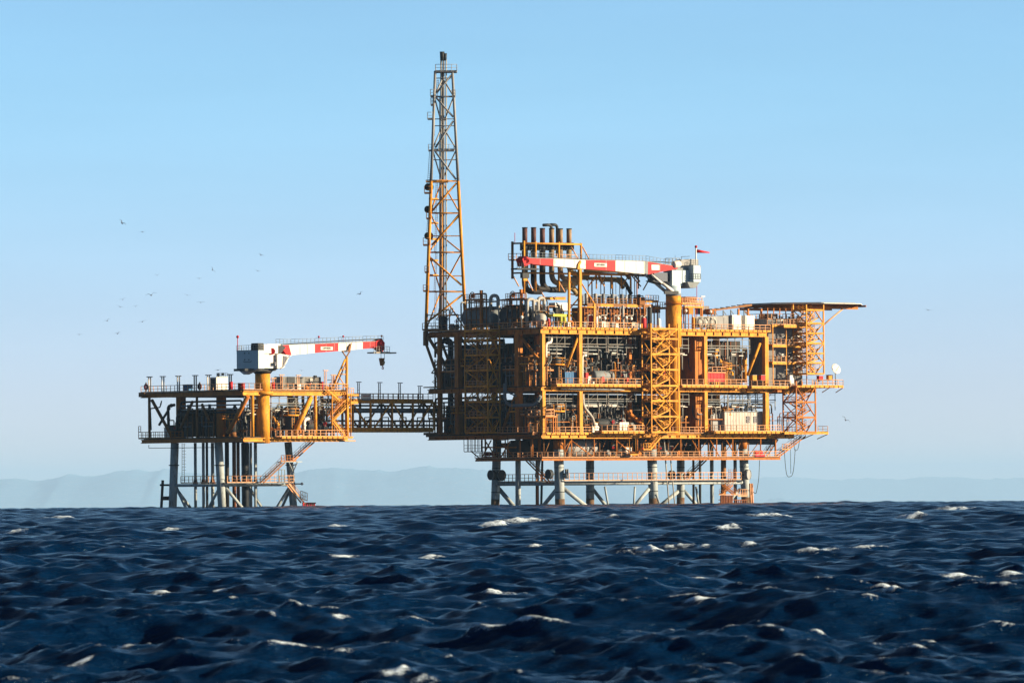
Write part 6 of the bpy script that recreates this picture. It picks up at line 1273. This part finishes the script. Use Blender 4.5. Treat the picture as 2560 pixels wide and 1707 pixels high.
for px, py in ((612, 883), (622.5, 883), (612, 899), (622.5, 899)): q = ls(px, py, a.x); mb.cbox((a.x - .03, q.y, q.z), (.06, .28, .2))
p1, p2, p3, p4 = [ls(*q, a.x - .03) for q in ((608, 903), (611, 905), (626, 905), (629, 902))]
mb.tube(p1, p2, .05).tube(p2, p3, .05).tube(p3, p4, .05); part('handrail_marks', mb, STL, mh_)
part('house_railing', MB().rail([(b.x, wl, b.z), (a.x, wl, b.z), (a.x, -2, b.z), (b.x, -2, b.z)], 1.1, .75, .035), GRY, mh_)
q0, q1 = ls(645, 876, a.x + .2), ls(628, 858, a.x + .2); part('winch_box', MB().box((a.x + .2, q0.y, q0.z), (a.x + 1.6, q1.y, q1.z)), STL, t)
part('beacon_mast', MB().tube(ls(594, 876, a.x), ls(594, 845, a.x), .08).ball(ls(594, 842, a.x), .3), PNK, t)
part('front_frame', MB().box(lf(660, 883, -1.5), lf(672, 862, 1.5)).box(lf(660, 920, -1.2), lf(666, 884, 1.5)), WHT, t)
mb = MB(); 
for p_, q_ in (((662, 885), (690, 870)), ((672, 883), (672, 920)), ((660, 918), (690, 918)), ((684, 870), (684, 918)), ((668, 862), (700, 862)), ((674, 905), (684, 888))): mb.beam(lf(*p_, -1), lf(*q_, -1), .3)
part('tower_frame', mb, WHT, t); part('winch', MB().tube(lf(680, 878, -1.6), lf(680, 878, 1), .65, 14), RED, t); part('winch_housing', MB().slab([lf(668, 872, -.8), lf(700, 860, -.8), lf(715, 868, -.8), lf(700, 886, -.8), lf(668, 886, -.8)], (0, 1.8, 0)), STL, t)
cab_ = part('cab', MB().slab([lf(693, 920, -1.8), lf(705, 921, -1.8), lf(718, 905, -1.8), lf(722, 888, -1.8), lf(700, 884, -1.8), lf(693, 886, -1.8)], (0, 2.2, 0)), WHT, t)
part('cab_window', MB().slab([lf(707, 915, -1.87), lf(713, 905, -1.87), lf(718, 891, -1.87), lf(708, 889, -1.87)], (0, .05, 0)), GLS, cab_); part('cab_window', MB().slab([lf(687, 913, -1.87), lf(692, 913, -1.87), lf(692, 905, -1.87), lf(687, 905, -1.87)], (0, .3, 0)), GLS, cab_)
part('cab_guard', MB().tube(lf(708, 917, -2), lf(722, 893, -2), .08).tube(lf(722, 893, -2), lf(728, 888, -2), .08).tube(lf(700, 922, -2), lf(712, 916, -2), .08), WHT, t)
top = interp([712, 727, 787, 846, 907, 942], [862, 862.5, 860.5, 857.5, 855, 853.5]); bot = interp([719, 727, 787, 846, 907, 942], [886, 888, 882, 877.5, 872, 869.5])
part('boom_section', MB().slab([lf(700, 864, 0), lf(722, 862.3, 0), lf(728.4, 887.5, 0), lf(716, 886, 0)], (0, 1.8, 0)), RED, t)
part('boom_section', MB().slab([lf(722.4, 862.3, 0), lf(787, 860.5, 0), lf(787, 882, 0), lf(728.8, 887.5, 0)], (0, 1.8, 0)), WHT, t)
boom(t, L, [(787, 846, PNK), (846, 907, WHT), (907, 942, PNK)], 0, 1.8, top, bot)
part('boom_head', MB().slab([lf(940, 853, -.1), lf(955, 847, -.1), lf(962, 857, -.1), lf(961, 874, -.1), lf(957, 879, -.1), lf(950, 871, -.1), lf(940, 869.5, -.1)], (0, 2, 0)), RED, t)
for q in ((948, 863), (956, 870)): part('sheave', MB().tube(lf(*q, -.3), lf(*q, -.1), .5, 14), PNK, t)
np_ = part('name_plate', MB().box(lf(802, 874.5, -.08), lf(831.5, 867, -.01)), WHT, t); lettering('LIEBHERR', L, 816.8, 870.6, -.1, .5, TXT, np_)
mb = MB()
for side in (.1, 1.7): mb.rail([lf(x, top(x), side) for x in (690, 727, 787, 846, 907, 945, 958)], 1.15, .95, .035)
part('boom_railing', mb, GRY, t)
part('hoist_rope', MB().tube(lf(672, 862, .6), lf(955, 846, .6), .045).tube(lf(672, 863, 1.1), lf(955, 847, 1.1), .045), STL, t)
for x in (750, 768, 815, 836, 866, 890, 925): part('plate_seam', MB().slab([lf(x, top(x) + .2, -.03), lf(x + .7, top(x) + .2, -.03), lf(x + .7, bot(x) - .2, -.03), lf(x, bot(x) - .2, -.03)], (0, .03, 0)), CLD, t)
for px, y in ((797, 842), (858, 841), (954, 840)): part('beacon', MB().ball(lf(px, y, .8), .22).tube(lf(px, y, .8), lf(px, y + 14, .8), .04), PNK, t)
part('head_basket', MB().box(lf(935, 883, -.6), lf(974, 881, 1.6)).rail([lf(935, 881, 1.6), lf(935, 881, -.6), lf(974, 881, -.6), lf(974, 881, 1.6)], 1.2, .7, .04), PIP, t)
part('hook_rope', MB().tube(lf(952.5, 870, .3), lf(952.5, 896, .3), .05).tube(lf(961, 872, .3), lf(961, 896, .3), .05), STL, t)
hb_ = part('hook_block', MB().slab([lf(951.5, 895, 0), lf(962, 895, 0), lf(960, 908, 0), lf(955, 914, 0)], (0, .6, 0)), BRN, t); part('hook_weight', MB().slab([lf(956, 905, -.05), lf(963, 903, -.05), lf(961, 912, -.05), lf(957, 914.5, -.05)], (0, .5, 0)), CRM, t)
part('hook', MB().tube(lf(957, 913, .3), lf(957, 918, .3), .1).ring(lf(957, 920, .3), (0, 1, 0), .22, .08, 10), RED, hb_)
t = thing('boom_rest', 'tall yellow post with a forked head under the small crane boom', 'boom rest', (L.u(866, 1), 1, LB), L)
part('main_post', MB().tube(lf(866.5, 1088, 1), lf(866.5, 892, 1), .27), YEL, t); part('fork', MB().tube(lf(865, 892, 1), lf(856, 879, -.3), .13).tube(lf(866, 892, 1), lf(874, 879, 2.2), .13).beam(lf(855, 878, .4), lf(875, 878, .4), .3, .25).slab([lf(871, 877, -.4), lf(873, 866, -.4), lf(880, 857, -.4), lf(878, 866, -.4), lf(876, 877, -.4)], (0, .25, 0)), BRN, t)
part('raking_brace', MB().tube(lf(863, 898, 1), lf(829, 974, 1), .2).tube(lf(866, 905, 1.5), lf(838, 970, 2.5), .13), YEL, t); mb = MB()
for p_, q_ in (((848, 935), (866, 936)), ((846, 938), (864, 968)), ((834, 958), (866, 960)), ((852, 925), (865, 922))): mb.tube(lf(*p_, 1), lf(*q_, 1), .1)
part('cross_brace', mb, YEL, t)
t = thing('side_stairs', 'yellow zigzag stairs hanging at the right corner of the small platform', 'stairs', lf(850, 1040, -.5), L)
for p_, q_, m in (((876, 1008), (832, 1053), YEL), ((862, 1000), (826, 1040), ORG), ((820, 975), (850, 1002), YEL), ((834, 1052), (862, 1088), YEL)): part('stair_flight', MB().stairs(lf(*p_, -.8), lf(*q_, -.8), (0, .9, 0)), m, t)
for px in (868, 877, 830): part('post', MB().tube(lf(px, 1090, -.9), lf(px, 985, -.9), .12), YEL, t)
part('landing', MB().box(lf(868, 985, -.9), lf(884, 990, .8)).box(lf(875, 1010, -.9), lf(882, 1003, .8)), YEL, t); part('railing', MB().rail([lf(868, 985, -.9), lf(884, 985, -.9)], 1.2, .6), RAIL, t)
part('foot_platform', MB().box(lf(862, 1103, -1), lf(878, 1100, .4)), RAIL, t)

# ------------------------------------------------------------------ birds
BIRDS = [(305, 558, 1.5, -40, 0), (356, 580, 1, 4, 1), (652, 638, 1, -25, 0), (644, 677, 1, -20, 1), (531, 675, 1.2, -55, 0), (498, 696, .9, 0, 1), (393, 688, .8, 0, 0), (378, 738, 1.7, 12, 0), (468, 738, 1, -12, 1), (502, 756, 1.2, 0, 1),
         (307, 749, 1, 12, 0), (300, 767, 1.1, -18, 1), (339, 766, .8, 10, 0), (268, 802, 1.1, 25, 0), (356, 804, 1.2, 15, 1), (198, 836, .9, 0, 1), (294, 834, 1.1, 12, 0), (900, 735, 1.3, 30, 0), (545, 925, 1.1, 5, 1), (2320, 775, 1.2, -12, 1), (2114, 1050, 1.6, -38, 0), (754, 926, .8, 0, 1), (2170, 950, .01, 0, 0)]
BWH = ['highest of the left flock, wings raked steeply', 'just below and right of the highest bird', 'upper of two at the right of the flock', 'lower of two at the right of the flock', 'dark one left of the pair at the flock right', 'just below the dark one near the flock right', 'small one alone in the middle of the flock', 'largest and darkest, in the middle of the left flock', 'right of the largest bird at the same height', 'lower right of the largest bird',
       'left of the largest bird', 'thin one left and lower than the largest bird', 'tiny one between the largest bird and the low ones', 'tilted one at the lower left of the flock', 'long winged one at the lower middle of the flock', 'leftmost of the whole flock', 'lowest of the left flock', 'alone in the sky left of the flare tower', 'just above the small platform cabin', 'alone in the sky at the far right above the helideck', 'low on the right beneath the satellite dish', 'low above the ribbed container', '']
bm = [None, None]
for k, (px, py, s, rot, var) in enumerate(BIRDS[:22]):
    fr = W0; Y = 20 + (k * 37) % 60 - 30; c = W0.onw(px, py, Y)
    if bm[var] is None:
        t = thing('bird', 'x', 'bird', (0, 0, 0), W0, 'distant seabirds')
        part('body', MB().lathe((-.38, 0, 0), (1, 0, 0), [(0, .01), (.12, .07), (.35, .12), (.55, .1), (.65, .08), (.74, .07), (.84, .02)], 8), BRD, t)
        part('tail', MB().slab([(-.3, -.03, 0), (-.6, -.12, 0), (-.6, .12, 0), (-.3, .03, 0)], (0, 0, .02)), BRD, t)
        up = .28 if var == 0 else .06
        for sgn in (-1, 1): part('wing', MB().slab([(.12, sgn * .08, .05), (.2, sgn * .42, .05 + up), (.0, sgn * .95, .05 + up * (.4 if var == 0 else 1.4)), (-.1, sgn * .45, .04 + up), (-.16, sgn * .08, .04)], (0, 0, .025)), BRD, t)
        part('beak', MB().tube((.44, 0, 0), (.53, 0, -.01), .02, 6, .006), BRN, t); bm[var] = t
    o = copy_tree(bm[var]); o['label'] = 'small dark flying bird, ' + BWH[k]
    ss = s * 0.72; o.matrix_world = Matrix.Translation(c) @ Matrix.Rotation(R(-rot), 4, 'Y') @ Matrix.Rotation(R(90 + (k * 53) % 50 - 25), 4, 'Z') @ Matrix.Diagonal((ss, ss, ss, 1))
def kill(o):
    for c in list(o.children): kill(c)
    bpy.data.objects.remove(o)
for t in bm + list(PROTO.values()): kill(t)
